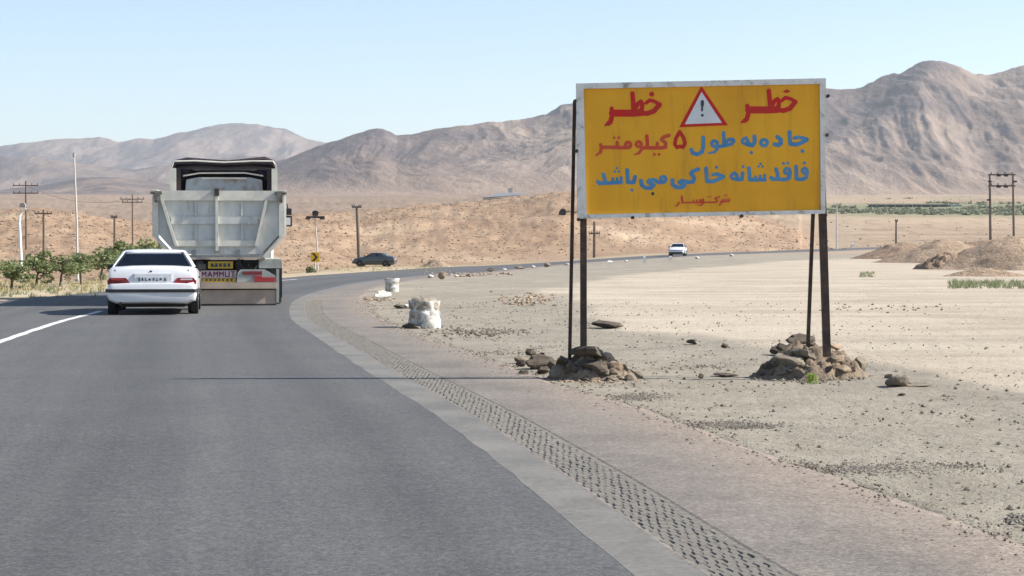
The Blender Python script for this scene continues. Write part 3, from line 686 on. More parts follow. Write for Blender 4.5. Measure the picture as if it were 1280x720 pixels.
for s in (1, -1):
    m = MB(); m.plate([(s * .98, .55, .16), (s * 1.37, .55, .16), (s * 1.37, .6, .82), (s * .98, .6, .82)], .015); T(m, 'mudflap', M_black)
    m = MB(); m.tube([(s * .3, 1.35, .5), (s * 1.1, 1.35, .5)], .09, 10); T(m, 'axle', M_dkmetal)
    for z0, z1 in ((1.44, 1.78), (1.96, 2.29)):
        m = MB(); m.box(s * .5 - .02, s * .5 + .02, -.045, .0, z0, z1); gp(m, 'stiffener', M_bed)
for y in (1.35, 2.7):
    for s in (1, -1):
        for x in (1.23, .92): make_wheel(s * x, y, .5, .27, s, trk)
for s in (1, -1): make_wheel(s * 1.05, 7.2, .5, .3, s, trk)

# ------------------------------------------------------------------ flat lettering from strokes (union of strokes by marching squares)
BOLD = 1.0
def stroke_mesh(strokes, res):
    """strokes: list of (points, width); returns verts (x, y) and faces of their union"""
    P_ = np.concatenate([np.array(s[0], float) for s in strokes]); wmax = max(s[1] for s in strokes)
    x0, y0 = P_.min(0) - wmax; x1, y1 = P_.max(0) + wmax
    xs = np.arange(x0, x1 + res, res); ys = np.arange(y0, y1 + res, res); GXx, GYy = np.meshgrid(xs, ys)
    D = np.full(GXx.shape, 1e9)
    for pts, wd in strokes:
        pts = np.array(pts, float); wd = wd * BOLD
        if len(pts) == 1: D = np.minimum(D, np.hypot(GXx - pts[0, 0], GYy - pts[0, 1]) - wd / 2); continue
        for a, b in zip(pts[:-1], pts[1:]):
            ab = b - a; t = np.clip(((GXx - a[0]) * ab[0] + (GYy - a[1]) * ab[1]) / (ab @ ab + 1e-9), 0, 1)
            D = np.minimum(D, np.hypot(GXx - a[0] - t * ab[0], GYy - a[1] - t * ab[1]) - wd / 2)
    V = []; Fc = []; cache = {}
    def vid(key, p):
        if key not in cache: cache[key] = len(V); V.append(p)
        return cache[key]
    inside = D < 0
    ny, nx = D.shape
    touch = inside[:-1, :-1] | inside[1:, :-1] | inside[:-1, 1:] | inside[1:, 1:]
    for j, i in zip(*np.where(touch)):
        cs = [(j, i), (j, i + 1), (j + 1, i + 1), (j + 1, i)]; poly = []
        for a in range(4):
            c0, c1 = cs[a], cs[(a + 1) % 4]; d0, d1 = D[c0], D[c1]
            if d0 < 0: poly.append(vid(c0, (xs[c0[1]], ys[c0[0]])))
            if (d0 < 0) != (d1 < 0):
                f = d0 / (d0 - d1); key = tuple(sorted((c0, c1)))
                poly.append(vid(key, (xs[c0[1]] + f * (xs[c1[1]] - xs[c0[1]]), ys[c0[0]] + f * (ys[c1[0]] - ys[c0[0]]))))
        if len(poly) >= 3: Fc.append(poly)
    return V, Fc
def circ(cx, cy, rx, ry=None, n=14, a0=0, a1=360):
    ry = ry or rx; return [(cx + rx * math.cos(R_(a0 + (a1 - a0) * i / n)), cy + ry * math.sin(R_(a0 + (a1 - a0) * i / n))) for i in range(n + 1)]
# truck name: MAMMUT in blocky capitals
def blocky(ch, x, z, w_, h_):
    if ch == 'M': return [[(x, z), (x, z + h_), (x + w_ / 2, z + h_ * .45), (x + w_, z + h_), (x + w_, z)]]
    if ch == 'A': return [[(x, z), (x + w_ / 2, z + h_), (x + w_, z)], [(x + w_ * .2, z + h_ * .3), (x + w_ * .8, z + h_ * .3)]]
    if ch == 'U': return [[(x, z + h_), (x, z), (x + w_, z), (x + w_, z + h_)]]
    if ch == 'T': return [[(x, z + h_), (x + w_, z + h_)], [(x + w_ / 2, z), (x + w_ / 2, z + h_)]]
stk = []
for a, ch in enumerate('MAMMUT'): stk += [(q, .022) for q in blocky(ch, -.365 + a * .125, .645, .08, .10)]
v, f = stroke_mesh(stk, .006)
link_mesh('lettering', [(x, -.0315, z) for x, z in v], f, M_maroon, ls)

# ------------------------------------------------------------------ the warning sign
Ys = 19.5; SC = F / Ys
sx0, _ = at_depth(720, Ys); SYAW = R_(1.2); ROLL = math.atan(7 / 309.)
sz0 = CH + (HOR - 272.5) / SC
sg = thing('warning_sign', 'big yellow warning sign with red and blue writing on two iron legs', 'sign', (sx0, Ys, 0), SYAW)
sign_g = float(terrain(sx0, Ys))
sg.location.z = sign_g; zl = sz0 - sign_g
def uvp(px, py):       # photo position on the board -> (x, z) in the sign's own frame
    u = (px - 720) / SC; v_ = (272.5 - py) / SC; return (u / math.cos(SYAW) * 1.01, zl + v_ * 1.012)
k = NT('yellow_sign_paint'); o_ = k.obj()
c_ = k.ramp(k.noise(o_, 1.1, 5, .6), [(.32, (.66, .30, .009)), (.5, (.75, .355, .010)), (.68, (.81, .40, .014))])
stn = k.ramp(k.noise(k.obj((5, 5, .5)), 1.5, 6, .65), [(.52, 0.), (.72, .5)]); c_ = k.mix(stn, c_, (.40, .20, .015))
sp = k.ramp(k.noise(o_, 28, 3, .6), [(.70, 0.), (.76, .6)]); c_ = k.mix(sp, c_, (.25, .13, .03))
k.bump(k.noise(o_, 2.2, 3), .5, .02); M_sign = k.out(c_, .5, .35)
k = NT('red_sign_paint'); M_sred = k.out(k.ramp(k.noise(k.obj(), 5, 5), [(.35, (.55, .012, .010)), (.65, (.47, .025, .018))]), .55)
k = NT('light_red_sign_paint'); M_sred2 = k.out(k.ramp(k.noise(k.obj(), 5, 5), [(.35, (.60, .05, .025)), (.65, (.55, .09, .035))]), .55)
k = NT('blue_sign_paint'); M_sblue = k.out(k.ramp(k.noise(k.obj(), 6, 5), [(.35, (.055, .20, .40)), (.65, (.10, .27, .44))]), .55)
k = NT('white_sign_paint'); M_swhite = k.out(k.ramp(k.noise(k.obj(), 4, 5), [(.35, (.66, .68, .70)), (.7, (.56, .57, .56))]), .55)
k = NT('weathered_white_frame'); o_ = k.obj()
c_ = k.ramp(k.noise(o_, 9, 6, .7), [(.34, (.30, .27, .23)), (.46, (.60, .59, .56)), (.7, (.70, .70, .68))]); k.bump(k.noise(o_, 30, 3), .4, .004); M_frame = k.out(c_, .65)
k = NT('rusty_brown_leg'); o_ = k.obj(); M_leg = k.out(k.ramp(k.noise(o_, 7, 6, .65), [(.35, (.035, .028, .026)), (.55, (.07, .045, .035)), (.72, (.13, .085, .065))]), .75)
TL, TR, BL, BR = uvp(720, 107), uvp(1029, 100), uvp(722, 273.5), uvp(1029, 267)
il, ir, ibl, ibr = uvp(729, 113.5), uvp(1021.5, 107), uvp(733, 268), uvp(1023.5, 262.5)
def flat(quad, y0, y1, name, mt, par, sm=None):
    m = MB(); m.loft([[(x, y0, z) for x, z in quad], [(x, y1, z) for x, z in quad]]); return m.build(name, mt, par, sm)
board = flat([il, ir, ibr, ibl], .004, .02, 'board', M_sign, sg)
for q in ([TL, TR, ir, il], [BL, ibl, ibr, BR], [TL, il, ibl, BL], [TR, BR, ibr, ir]):
    flat(q, -.024, .05, 'frame_bar', M_frame, sg)
for (px, py) in ((718.5, 128.5), (1031.5, 122), (720.5, 190), (1030.5, 170), (790, 272), (925, 270), (723, 274.5), (1029, 269)):
    x, z = uvp(px, py); m = MB(); m.tube([(x, -.04, z), (x, .03, z)], .018, 8); m.build('bolt', M_leg, sg)
BOLD = 1.14
def strk(name, strokes, mt, y, res=.45):
    v, f = stroke_mesh(strokes, res); pv = [uvp(*p) for p in v]
    return link_mesh(name, [(x, y, z) for x, z in pv], f, mt, board)
def z1(p): return [(735 + x / 8, 105 + y / 8) for x, y in p]
def z2(p): return [(880 + x / 8, 105 + y / 8) for x, y in p]
def z3(p): return [(735 + x / 8, 185 + y / 8) for x, y in p]
def z4(p): return [(880 + x / 8, 185 + y / 8) for x, y in p]
def seq(zf, wd, *polys): return [(zf(p), (w_ if w_ else wd) / 8) for p, w_ in [(q if isinstance(q, tuple) and not isinstance(q[0], (int, float)) and isinstance(q[1], (int, float)) else (q, None)) for q in polys]]
LY = .0015
strk('lettering', seq(z1, 40, [(437, 112), (444, 190), (448, 290)], ([(240, 306), (448, 306), (520, 300)], 62), ([(232, 262), (238, 320), (232, 352)], 38), ([(232, 345), (222, 390), (200, 408)], 42), ([(205, 405), (172, 424)], 22),
     ([(462, 268), (490, 215), (520, 192), (536, 215), (532, 262), (505, 292)], 38), ([(520, 306), (585, 308), (650, 286), (705, 222)], 44), ([(575, 205), (606, 178), (650, 188), (706, 216)], 32), ([(628, 118)], 44)), M_sred, LY)
strk('lettering', seq(z2, 40, [(630, 84), (638, 170), (645, 260)], ([(430, 272), (640, 272), (710, 268)], 62), ([(416, 232), (428, 290), (424, 325)], 38), ([(424, 318), (412, 362), (392, 378)], 40), ([(395, 376), (362, 394)], 22),
     ([(655, 240), (685, 185), (715, 165), (732, 188), (726, 236), (700, 262)], 38), ([(715, 272), (775, 280), (840, 258), (892, 194)], 42), ([(762, 178), (794, 150), (838, 160), (894, 188)], 32), ([(808, 88)], 32), ([(782, 90), (830, 88)], 18)), M_sred, LY)
strk('lettering', seq(z2, 36, [(836, 492), (840, 570), (846, 606)], [(846, 608), (905, 614), (960, 594), (1008, 566)], ([(890, 548), (930, 540), (1010, 562)], 32), ([(966, 678)], 34),
     [(716, 538), (748, 562), (752, 600), (728, 620), (690, 612)], (circ(584, 596, 32, 30), 30),
     [(488, 535), (492, 585), (470, 622), (415, 612)], (circ(395, 580, 28, 26), 26), ([(405, 545), (440, 612)], 26), ([(458, 694)], 30),
     ([(182, 498), (186, 560), (186, 618)], 32), ([(192, 606), (232, 566), (268, 560), (284, 580), (262, 610), (190, 626)], 30), ([(186, 626), (125, 636)], 30), (circ(92, 606, 28, 28), 28), ([(118, 618), (118, 660), (92, 688)], 26), ([(95, 686), (40, 700)], 18)), M_sblue, LY)
strk('lettering', seq(z1, 34, [(1140, 545), (1140, 640), (1126, 690), (1078, 712), (1036, 700), (1022, 666)]), M_sblue, LY)
strk('lettering', seq(z1, 32, [(906, 488), (945, 548), (960, 605), (938, 642), (908, 632), (880, 644), (858, 610), (868, 555), (906, 488)]), M_sred, LY)
strk('lettering', seq(z1, 32, [(800, 524), (745, 542), (726, 566), (768, 600), (766, 640), (720, 648), (590, 648)], ([(684, 600), (684, 648)], 28), [(580, 532), (586, 600), (584, 648)], [(590, 648), (530, 648)], (circ(500, 612, 26, 24), 28), ([(526, 620), (526, 670), (500, 700)], 26), ([(503, 698), (462, 714)], 16), ([(656, 712)], 26), ([(702, 712)], 26)), M_sred2, LY)
strk('lettering', seq(z1, 32, (circ(396, 618, 26, 26), 30), [(400, 646), (290, 646)], ([(286, 594), (288, 646)], 28), [(290, 644), (140, 642)], ([(122, 615), (132, 650), (122, 690)], 28), ([(124, 688), (80, 722)], 18), ([(258, 548)], 24), ([(302, 547)], 24)), M_sred2, LY)
strk('lettering', seq(z4, 32, (circ(990, 232, 24, 22), 28), [(1014, 245), (1004, 298), (965, 318), (908, 314)], [(902, 192), (906, 250), (908, 314)], ([(986, 156)], 28),
     (circ(815, 236, 27, 26), 28), [(842, 248), (836, 304), (790, 320), (722, 316)], [(704, 215), (722, 270), (718, 314), (668, 316), (656, 302)], ([(778, 160)], 26), ([(820, 158)], 26)), M_sblue, LY)
strk('lettering', seq(z4, 32, [(434, 206), (440, 260), (442, 322)], [(442, 322), (592, 322)], ([(590, 275), (592, 322)], 24), ([(546, 285), (546, 322)], 24), ([(500, 292), (500, 322)], 24), ([(530, 190)], 22), ([(570, 190)], 22), ([(549, 165)], 22),
     (circ(288, 288, 30, 28), 26), ([(290, 252), (330, 318)], 26), [(320, 320), (366, 318), (372, 256)], ([(376, 192)], 26)), M_sblue, LY)
strk('lettering', seq(z4, 34, [(8, 210), (14, 270), (18, 334)], [(18, 336), (72, 340), (130, 318), (180, 292)], ([(78, 272), (112, 264), (178, 288)], 30), ([(112, 198)], 28)), M_sblue, LY)
strk('lettering', seq(z3, 34, [(1092, 218), (1036, 238), (1020, 262), (1052, 306), (1040, 342), (985, 348)], [(985, 344), (930, 332), (905, 346), (955, 378), (930, 398), (875, 398), (838, 372), (834, 325)]), M_sblue, LY)
strk('lettering', seq(z3, 34, (circ(745, 318, 26, 26), 30), [(745, 346), (690, 346), (650, 322), (605, 330), (595, 346), (650, 376), (620, 404), (565, 402), (530, 374), (524, 332)]), M_sblue, LY)
strk('lettering', seq(z3, 34, [(386, 226), (390, 290), (394, 346)], [(394, 348), (452, 348), (464, 292)], ([(434, 425)], 28)), M_sblue, LY)
strk('lettering', seq(z3, 32, [(170, 356), (328, 348)], ([(328, 302), (328, 348)], 24), ([(286, 308), (286, 352)], 24), ([(244, 312), (244, 352)], 24), [(150, 268), (166, 320), (160, 354), (110, 360), (96, 342)], ([(264, 242)], 22), ([(302, 242)], 22), ([(284, 208)], 22)), M_sblue, LY)
strk('lettering', seq(z4, 15, [(240, 512), (238, 536), (150, 540)], [(215, 516), (214, 538)], [(190, 516), (190, 538)], [(168, 520), (162, 552), (142, 572)], [(142, 490), (98, 505), (122, 530), (108, 545), (0, 545), (-34, 548), (-40, 522)], ([(30, 490)], 14), ([(54, 490)], 14), ([(205, 468)], 12), ([(190, 480)], 12), ([(220, 480)], 12)), M_sred2, LY, .3)
strk('lettering', seq(z3, 15, [(1140, 512), (1145, 542), (1130, 566), (1106, 576)], [(1110, 520), (1108, 545), (940, 548)], [(1078, 524), (1078, 546)], [(1046, 524), (1046, 546)], ([(928, 488), (934, 548)], 20), [(898, 545), (894, 566), (872, 580)], ([(1090, 566)], 11), ([(1070, 566)], 11)), M_sred2, LY, .3)
m_t = [uvp(875, 109.5), uvp(908, 158), uvp(847.5, 160.6)]
flat(m_t, .001, .0035, 'warning_triangle', M_sred, board)
m_t = [uvp(875.3, 117), uvp(900.5, 155), uvp(854.5, 156.8)]
tri = flat(m_t, -.0015, .0005, 'triangle_face', M_swhite, board)
strk('exclamation_mark', [([(876.2, 129), (876.1, 133)], 3.6), ([(876.1, 133), (875.8, 140)], 2.2), ([(876.2, 145.8)], 3.2)], M_ink, -.003, .3)
strk('bullet_hole', [([(815, 242.5)], 3.6)], M_ink, LY, .3)
# legs
def leg(px0, py0, px1, py1, wd, dp, dy):
    (x0, z0), (x1, z1_) = uvp(px0, py0), uvp(px1, py1)
    m = MB(); m.bar((x0, dy[0], z0), (x1, dy[1], z1_), wd, dp, up=(0, 1, 0)); return m.build('leg', M_leg, sg)
leg(729.5, 130, 730, 450, .065, .06, (.085, .085))
leg(1022.5, 120, 1034, 445, .075, .06, (.085, .085))
for a in ((718.5, 128, 714.0, 452, (.06, .30)), (1021.5, 150, 1017.0, 440, (.15, .42))):
    (x0, z0), (x1, z1_) = uvp(*a[:2]), uvp(*a[2:4]); m = MB(); m.bar((x0, a[4][0], z0), (x1, a[4][1], z1_), .035, .035, up=(0, 1, 0)); m.build('brace', M_leg, sg)

# ------------------------------------------------------------------ rocks, rubble, mounds
M_rock = []
for nme, a, b in (('dark_rubble', (.065, .053, .043), (.12, .10, .08)), ('grey_stone', (.15, .128, .10), (.23, .198, .155)), ('tan_clod', (.24, .18, .13), (.33, .255, .185)), ('whitewashed_stone', (.44, .42, .38), (.58, .56, .52))):
    M_rock.append(mat(nme, a, b, 5, .95, .1, bump=.012, bscale=18))
def rock_data(name, seed, sub=2, flat_=.7, jag=.35):
    bm = bmesh.new(); bmesh.ops.create_icosphere(bm, subdivisions=sub, radius=.5)
    for v in bm.verts:
        p = v.co.normalized(); n = float(fbm(np.array([p.x * 1.4 + seed * 3.1]), np.array([p.y * 1.4 + p.z * 1.9 + seed]), 3, seed)[0])
        q = float(perlin(np.array([p.z * 2.6 + seed]), np.array([p.x * 2.6 - p.y * 1.7]), seed + 3)[0])
        r = .5 * (1 + jag * n + jag * .5 * q)
        v.co = Vector((p.x, p.y, p.z)) * r
        for pl in planes_for(seed):
            d_ = v.co.dot(pl[0]) - pl[1]
            if d_ > 0: v.co -= pl[0] * d_
        v.co.z *= flat_
    me = bpy.data.meshes.new(name); bm.to_mesh(me); bm.free(); return me
def planes_for(seed):
    r_ = random.Random(seed * 77 + 5); out = []
    for _ in range(12):
        n = Vector((r_.uniform(-1, 1), r_.uniform(-1, 1), r_.uniform(-1, 1))).normalized(); out.append((n, r_.uniform(.25, .37)))
    return out
ROCKS = [rock_data('rock', s, 3) for s in range(8)]
ROCKM = {}
def rock(px=None, py=None, size=.2, mi=0, label='', seed=0, squash=1.0, rz=0, asp=1.0, lift=0, group=None, loc=None, cat='rock', name='rock', tilt=0):
    me = ROCKS[seed % 8]; key = (seed % 8, mi)
    if key not in ROCKM:
        m2 = me.copy(); m2.materials.clear(); m2.materials.append(M_rock[mi]); ROCKM[key] = m2
    if loc is None:
        g_ = ground(px, py); loc = (g_[0], g_[1] + size * .25, float(terrain(*g_)) + lift)
    o = bpy.data.objects.new(name, ROCKM[key]); C.objects.link(o)
    o.location = (loc[0], loc[1], loc[2] + size * squash * .22); o.scale = (size * asp, size, size * squash); o.rotation_euler = (tilt, tilt * .6, rz)
    tag(o, label, cat, group); return o
SURF = []
def heap(name, label, cat, cx, cy, rx, ry, h, mt, seed, n=56, peak=1.6, rough=.12, zf=terrain, ripple=1.0):
    a = np.linspace(-1.25, 1.25, n); U, Vv = np.meshgrid(a, a)
    rad = np.sqrt(U * U + Vv * Vv) * (1 + .22 * fbm(U * 1.3 + seed, Vv * 1.3, 3, seed))
    prof = np.clip(1 - rad, 0, 1) ** (1 / peak) if peak < 1 else np.clip(1 - rad ** peak, 0, 1)
    Z = h * prof * (1 + .25 * fbm(U * 2 + 3, Vv * 2 + seed, 3, seed + 2)) + h * rough * np.clip(prof * 3, 0, 1) * fbm(U * 5 * ripple, Vv * 5 * ripple + seed, 4, seed + 5, .65)
    X = cx + U * rx; Y = cy + Vv * ry; Z = zf(X, Y) + np.where(prof > 0, Z, 0) - .06 - .05 * (rad > 1.0)
    V = np.stack([X - cx, Y - cy, Z], -1).reshape(-1, 3)
    def hz(x, y):
        u = (x - cx) / rx; v = (y - cy) / ry; i = (u + 1.25) / 2.5 * (n - 1); j = (v + 1.25) / 2.5 * (n - 1)
        if not (0 <= i < n - 1 and 0 <= j < n - 1): return -1e9
        return float(Z[int(j + .5), int(i + .5)])
    SURF.append(hz)
    o = mesh_fast(name, V, grid_faces(n, n), mt); o.location = (cx, cy, 0)
    return tag(o, label, cat)
def soil(name, a, b, c2, sc_=3):
    k = NT(name); P = k.pos(); f = k.noise(P, sc_, 7, .7); col = k.ramp(f, [(.3, a), (.5, b), (.72, c2)])
    col = k.mix(1.0, col, k.ramp(k.noise(P, sc_ * 9, 3, .7), [(.3, .6), (.5, 1.), (.75, 1.15)]), 'MULTIPLY'); k.bump(k.noise(P, sc_ * 5, 5, .7), .9, .25 / sc_); return k.out(col, .95, .1)
M_pile = soil('sandy_rubble_soil', (.13, .102, .077), (.22, .172, .128), (.35, .27, .195), 6)
M_mound1 = soil('brown_spoil', (.20, .142, .102), (.30, .215, .153), (.385, .285, .205), 1.2)
M_mound2 = soil('tan_spoil', (.29, .21, .147), (.37, .275, .195), (.45, .345, .25), 1.0)
Yl = 19.55
xl = (736 - 640) / F * Yl
heap('rubble_heap', 'low heap of sandy rubble packed round the left leg of the yellow sign', 'heap', xl + .06, Yl + .12, .56, .40, .33, M_pile, 3, rough=.34, peak=1.6)
xr = (1020 - 640) / F * 20.0
heap('rubble_heap', 'taller sandy rubble heap packed round the right leg of the yellow sign', 'heap', xr - .06, 20.06, .68, .50, .40, M_pile, 9, rough=.34, peak=1.6)
gl, grr = 'rocks piled round the left leg of the sign', 'rocks piled round the right leg of the sign'
def rk(px, py, wpx, hpx, mi, label, seed, group, Y=None, tilt=0, rz=0):
    d = ray(px, py - hpx * .42); Yh = None
    for q in np.arange(18.6, 20.6, .01):
        if max(h_(d[0] / d[1] * q, q) for h_ in SURF[:2]) > CH + d[2] / d[1] * q: Yh = q; break
    if Yh is None: Yh = 3360 / (py - 303.) + .04
    s = F / Yh; wd = wpx / s; ht = hpx / s; x = d[0] / d[1] * Yh; zc_ = CH + d[2] / d[1] * Yh
    size = wd / .86; sq = ht / (size * .60)
    o = rock(size=size, mi=mi, label=label, seed=seed, squash=sq, rz=rz, loc=(x, Yh + size * .12, 0), group=group, tilt=tilt)
    o.location.z = zc_; return o
rk(735, 447.5, 52, 18, 0, 'flat dark slab lying on top of the left rubble heap against the sign leg', 1, gl, 19.35)
rk(698, 474.5, 24, 18, 1, 'rounded grey-brown rock at the front left foot of the left rubble heap', 2, gl)
rk(716, 473, 20, 24, 0, 'dark upright rock at the front of the left rubble heap, below the slab', 3, gl)
rk(741, 470, 38, 24, 0, 'broad dark rock in the middle of the left rubble heap under the slab', 4, gl, 19.4)
rk(768, 467, 26, 18, 2, 'tan clod at the right side of the left rubble heap', 5, gl, 19.5)
rk(758, 455, 18, 16, 1, 'small grey rock right of the slab on the left rubble heap', 6, gl, 19.5)
rk(664, 446, 15, 12, 0, 'small dark asphalt lump standing highest left of the left heap', 7, gl)
rk(678, 449, 13, 10, 0, 'small dark asphalt lump behind the flat chunk left of the left heap', 1, gl)
rk(674, 462, 34, 18, 0, 'long dark asphalt chunk lying flat left of the left rubble heap', 2, gl)
rk(652, 459, 13, 11, 0, 'leftmost small dark lump beside the left rubble heap', 5, gl)
rk(692, 463, 16, 14, 0, 'dark lump between the long asphalt chunk and the left heap', 6, gl)
rk(706, 458, 22, 14, 0, 'dark slanting rock leaning on the left heap behind the rounded rock', 3, gl, 19.6)
rk(1000, 432, 36, 14, 0, 'dark rock crowning the right rubble heap beside the brace', 2, grr, 19.95)
rk(984, 460, 42, 20, 1, 'big grey slab on the left flank of the right rubble heap', 4, grr, 19.7)
rk(1001, 449, 38, 16, 1, 'pale brown slab lying above the big grey slab on the right heap', 1, grr, 19.75)
rk(962, 466, 22, 14, 0, 'dark rock at the far left foot of the right rubble heap', 5, grr, 19.75)
rk(1043, 440, 30, 14, 2, 'tan clod on the crest of the right heap just right of the leg', 3, grr, 20.0)
rk(1075, 466, 20, 22, 1, 'upright grey rock at the right end of the right rubble heap', 6, grr, 19.9)
rk(1055, 468, 24, 14, 2, 'tan clod low on the right flank of the right heap', 7, grr, 19.85)
rk(975, 445, 24, 14, 0, 'dark block on the upper left flank of the right heap', 7, grr, 19.9)
for (pxa, pxb, pya, pyb_, n_, lab, grp) in ((692, 790, 440, 474, 30, 'broken asphalt lump in the rubble at the left leg of the sign', gl), (648, 695, 448, 466, 8, 'small asphalt crumb beside the left rubble heap', gl), (950, 1022, 428, 470, 30, 'broken asphalt lump in the rubble at the right leg of the sign', grr), (1020, 1088, 436, 472, 16, 'clod on the right flank of the right rubble heap', grr)):
    for a in range(n_):
        px, py = random.uniform(pxa, pxb), random.uniform(pya, pyb_); wp_ = random.uniform(5, 15) if random.random() < .75 else random.uniform(14, 22)
        d = ray(px, py)
        if py < 462 and pxb > 700 and not any(h_(d[0] / d[1] * q, q) > CH + d[2] / d[1] * q for h_ in SURF[:2] for q in np.arange(18.8, 20.5, .05)): continue
        rk(px, py + 4, wp_, wp_ * random.uniform(.5, .8), random.choice((0, 0, 1) if 'asphalt' in lab else (1, 2, 0)), lab, a, grp, rz=random.uniform(0, 6), tilt=random.uniform(-.4, .4))
rk(1072, 484.5, 22, 14, 1, 'loose rounded grey stone in front of the right rubble heap', 3, None)
rk(1124, 485, 30, 18, 1, 'largest loose grey stone, right of the right rubble heap', 5, None)
rk(1146, 484, 34, 6, 1, 'thin flat stone touching the largest loose grey stone', 2, None)
rk(757, 410, 40, 10, 0, 'dark flat clod lying behind the left sign leg at the sand edge', 4, None)
rk(865, 430, 16, 7, 0, 'dark stone on the gravel midway between the two sign legs', 1, None)
rk(906, 435, 9, 6, 0, 'small dark stone right of centre between the sign legs', 6, None)
rk(876, 474, 7, 7, 0, 'tiny dark stone on gravel left of the dark debris strip', 2, None)
rk(908, 470.5, 32, 5, 0, 'low dark debris strip on gravel left of the right rubble heap', 7, None)
rk(1112, 474, 14, 8, 2, 'small tan clod just behind the largest loose grey stone', 1, None)
rk(1128, 495, 9, 4, 0, 'small reddish dark stone in front of the largest loose stone', 5, None)
# white-painted stones and drums along the curve
rk(478, 375, 20, 11, 3, 'flat whitewashed stone by the asphalt edge in front of the far white drum', 2, 'marker stones along the curve')
rk(499, 386, 16, 6, 0, 'dark stone on gravel left of the near broken white drum', 4, None)
rk(509, 386, 11, 6, 3, 'small white lump right behind the dark stone beside the near drum', 6, None)
rk(539, 347.5, 9, 5, 3, 'small white stone left of the upright tan block on the far curve', 3, 'marker stones along the curve')
rk(553, 349, 10, 11, 2, 'upright tan block standing at the edge of the far curve', 5, 'marker stones along the curve')
rk(586, 346, 9, 4, 2, 'low tan stone right of the upright tan block on the curve', 1, 'marker stones along the curve')
rk(613, 340, 9, 5, 0, 'dark stone at the road edge left of the pair of grey stones', 2, 'marker stones along the curve')
rk(649, 336.5, 12, 5, 1, 'flat pale grey stone at the road edge right of the dark stone', 7, 'marker stones along the curve')
rk(685, 333.5, 10, 6, 1, 'rounded grey stone at the road edge just left of the sign brace', 3, 'marker stones along the curve')
for (px, py, w_, lab) in ((571, 346.5, 6, 'tiny pale stone between the tan block and the low tan stone on the curve'), (631, 338.2, 6, 'tiny pale stone between the dark and the flat grey stone on the curve'), (667, 335, 6, 'tiny pale stone between the flat and the rounded grey stones'), (709, 332, 7, 'tiny pale stone at the road edge by the left sign leg'), (762, 329.2, 7, 'tiny pale stone at the road edge below the left part of the sign'), (783, 327.8, 5, 'tiny pale stone left of the stubby white post'), (872, 323.5, 6, 'tiny pale stone at the road edge right of the distant white car'), (915, 320.5, 6, 'farthest tiny pale stone at the road edge below the sign')):
    rk(px, py, w_, 3.6, 3, lab, px, 'marker stones along the curve')
M_drum = NT('chipped_white_drum_paint'); o_ = M_drum.obj()
c_ = M_drum.ramp(M_drum.noise(o_, 6, 6, .7), [(.40, (.20, .18, .15)), (.50, (.48, .46, .42)), (.7, (.62, .61, .58))]); M_drum.bump(M_drum.noise(o_, 14, 5), .6, .02); M_drum = M_drum.out(c_, .75)
M_rough = mat('rough_cement', (.20, .17, .135), (.33, .285, .23), 9, .95, .1, bump=.03, bscale=16)
def drum(label, px, py, wpx, hpx, broken, seed):
    Y = 3360 / (py - 303.); s = F / Y; r = wpx / s / 2; h = hpx / s
    g_ = at_depth(px, Y + r); t = thing('marker_drum', label, 'drum', (g_[0], g_[1], float(terrain(*g_)) - .01))
    n = 40; pr = [(1.04, 0), (1.03, .12), (1.04, .30), (1.0, .48), (1.03, .54), (.99, .60), (.90, .63), (.92, .75), (.95, .90), (.97, .95), (.93, .985), (.86, .97), (.84, .90)] if broken else [(.94, 0), (.95, .3), (.99, .33), (.95, .36), (.95, .70), (1.0, .73), (.97, .77), (1.04, .94), (1.02, 1.0), (.95, 1.0), (.93, .92)]
    rings = []
    for rr_, zz in pr:
        ring = []
        for a in range(n):
            th = 2 * math.pi * a / n; w_ = 1 + (.17 if broken else .02) * float(perlin(np.array([math.cos(th) * 1.5 + seed]), np.array([math.sin(th) * 1.5 + zz * 2.6]), seed)[0])
            z = zz
            if broken and zz < .55:      # lower skirt torn and bulging, with a notch at the left front
                bite = math.exp(-((th - R_(238)) / .33) ** 2); w_ *= 1 - .5 * bite * (1 - zz); 
                w_ += .10 * math.exp(-((th - R_(300)) / .5) ** 2) * math.exp(-((zz - .3) / .25) ** 2)
            if broken and zz > .85: z += .025 * float(perlin(np.array([th * 1.6]), np.array([seed + .5]), 4)[0])
            ring.append((r * rr_ * w_ * math.cos(th), r * rr_ * w_ * math.sin(th), z * h))
        rings.append(ring)
    m = MB(); m.loft(rings, False); m.build('shell', M_drum, t, 60)
    m = MB(); rings = []
    for q, (rr_, zz) in enumerate([(.94, .72), (.93, .9), (.7, 1.04 if broken else .93), (.35, 1.10 if broken else .94), (.05, 1.08 if broken else .94)]):
        rings.append([(r * rr_ * math.cos(2 * math.pi * a / n), r * rr_ * math.sin(2 * math.pi * a / n), h * (zz + (.09 if broken else .02) * float(perlin(np.array([math.cos(a * .157) * 3 * rr_ + seed]), np.array([math.sin(a * .157) * 3 * rr_]), 6)[0]))) for a in range(n)])
    m.loft(rings); m.build('cement_fill', M_rough, t, 60)
    if broken:
        for q, (dx, dy, sz) in enumerate([(-.85, -.5, .19), (-.62, -.78, .20), (-1.15, -.3, .12), (.2, -1.1, .08), (-.35, -.98, .14)]):
            o = rock(size=sz, mi=0 if q < 3 else 1, label='', seed=q, loc=(0, 0, 0), name='fragment'); del o['label']; del o['category']; o.parent = t; o.location = (dx * r, dy * r, sz * .2)
    return t
drum('near broken white-painted drum full of cement standing on the gravel by the road edge', 529.5, 411, 41, 36, True, 2)
drum('far small white-painted drum with a rim at the edge of the curve', 490, 364.5, 18, 17, False, 5)
M_post = mat('white_post_paint', (.72, .70, .66), (.55, .52, .47), 6, .7)
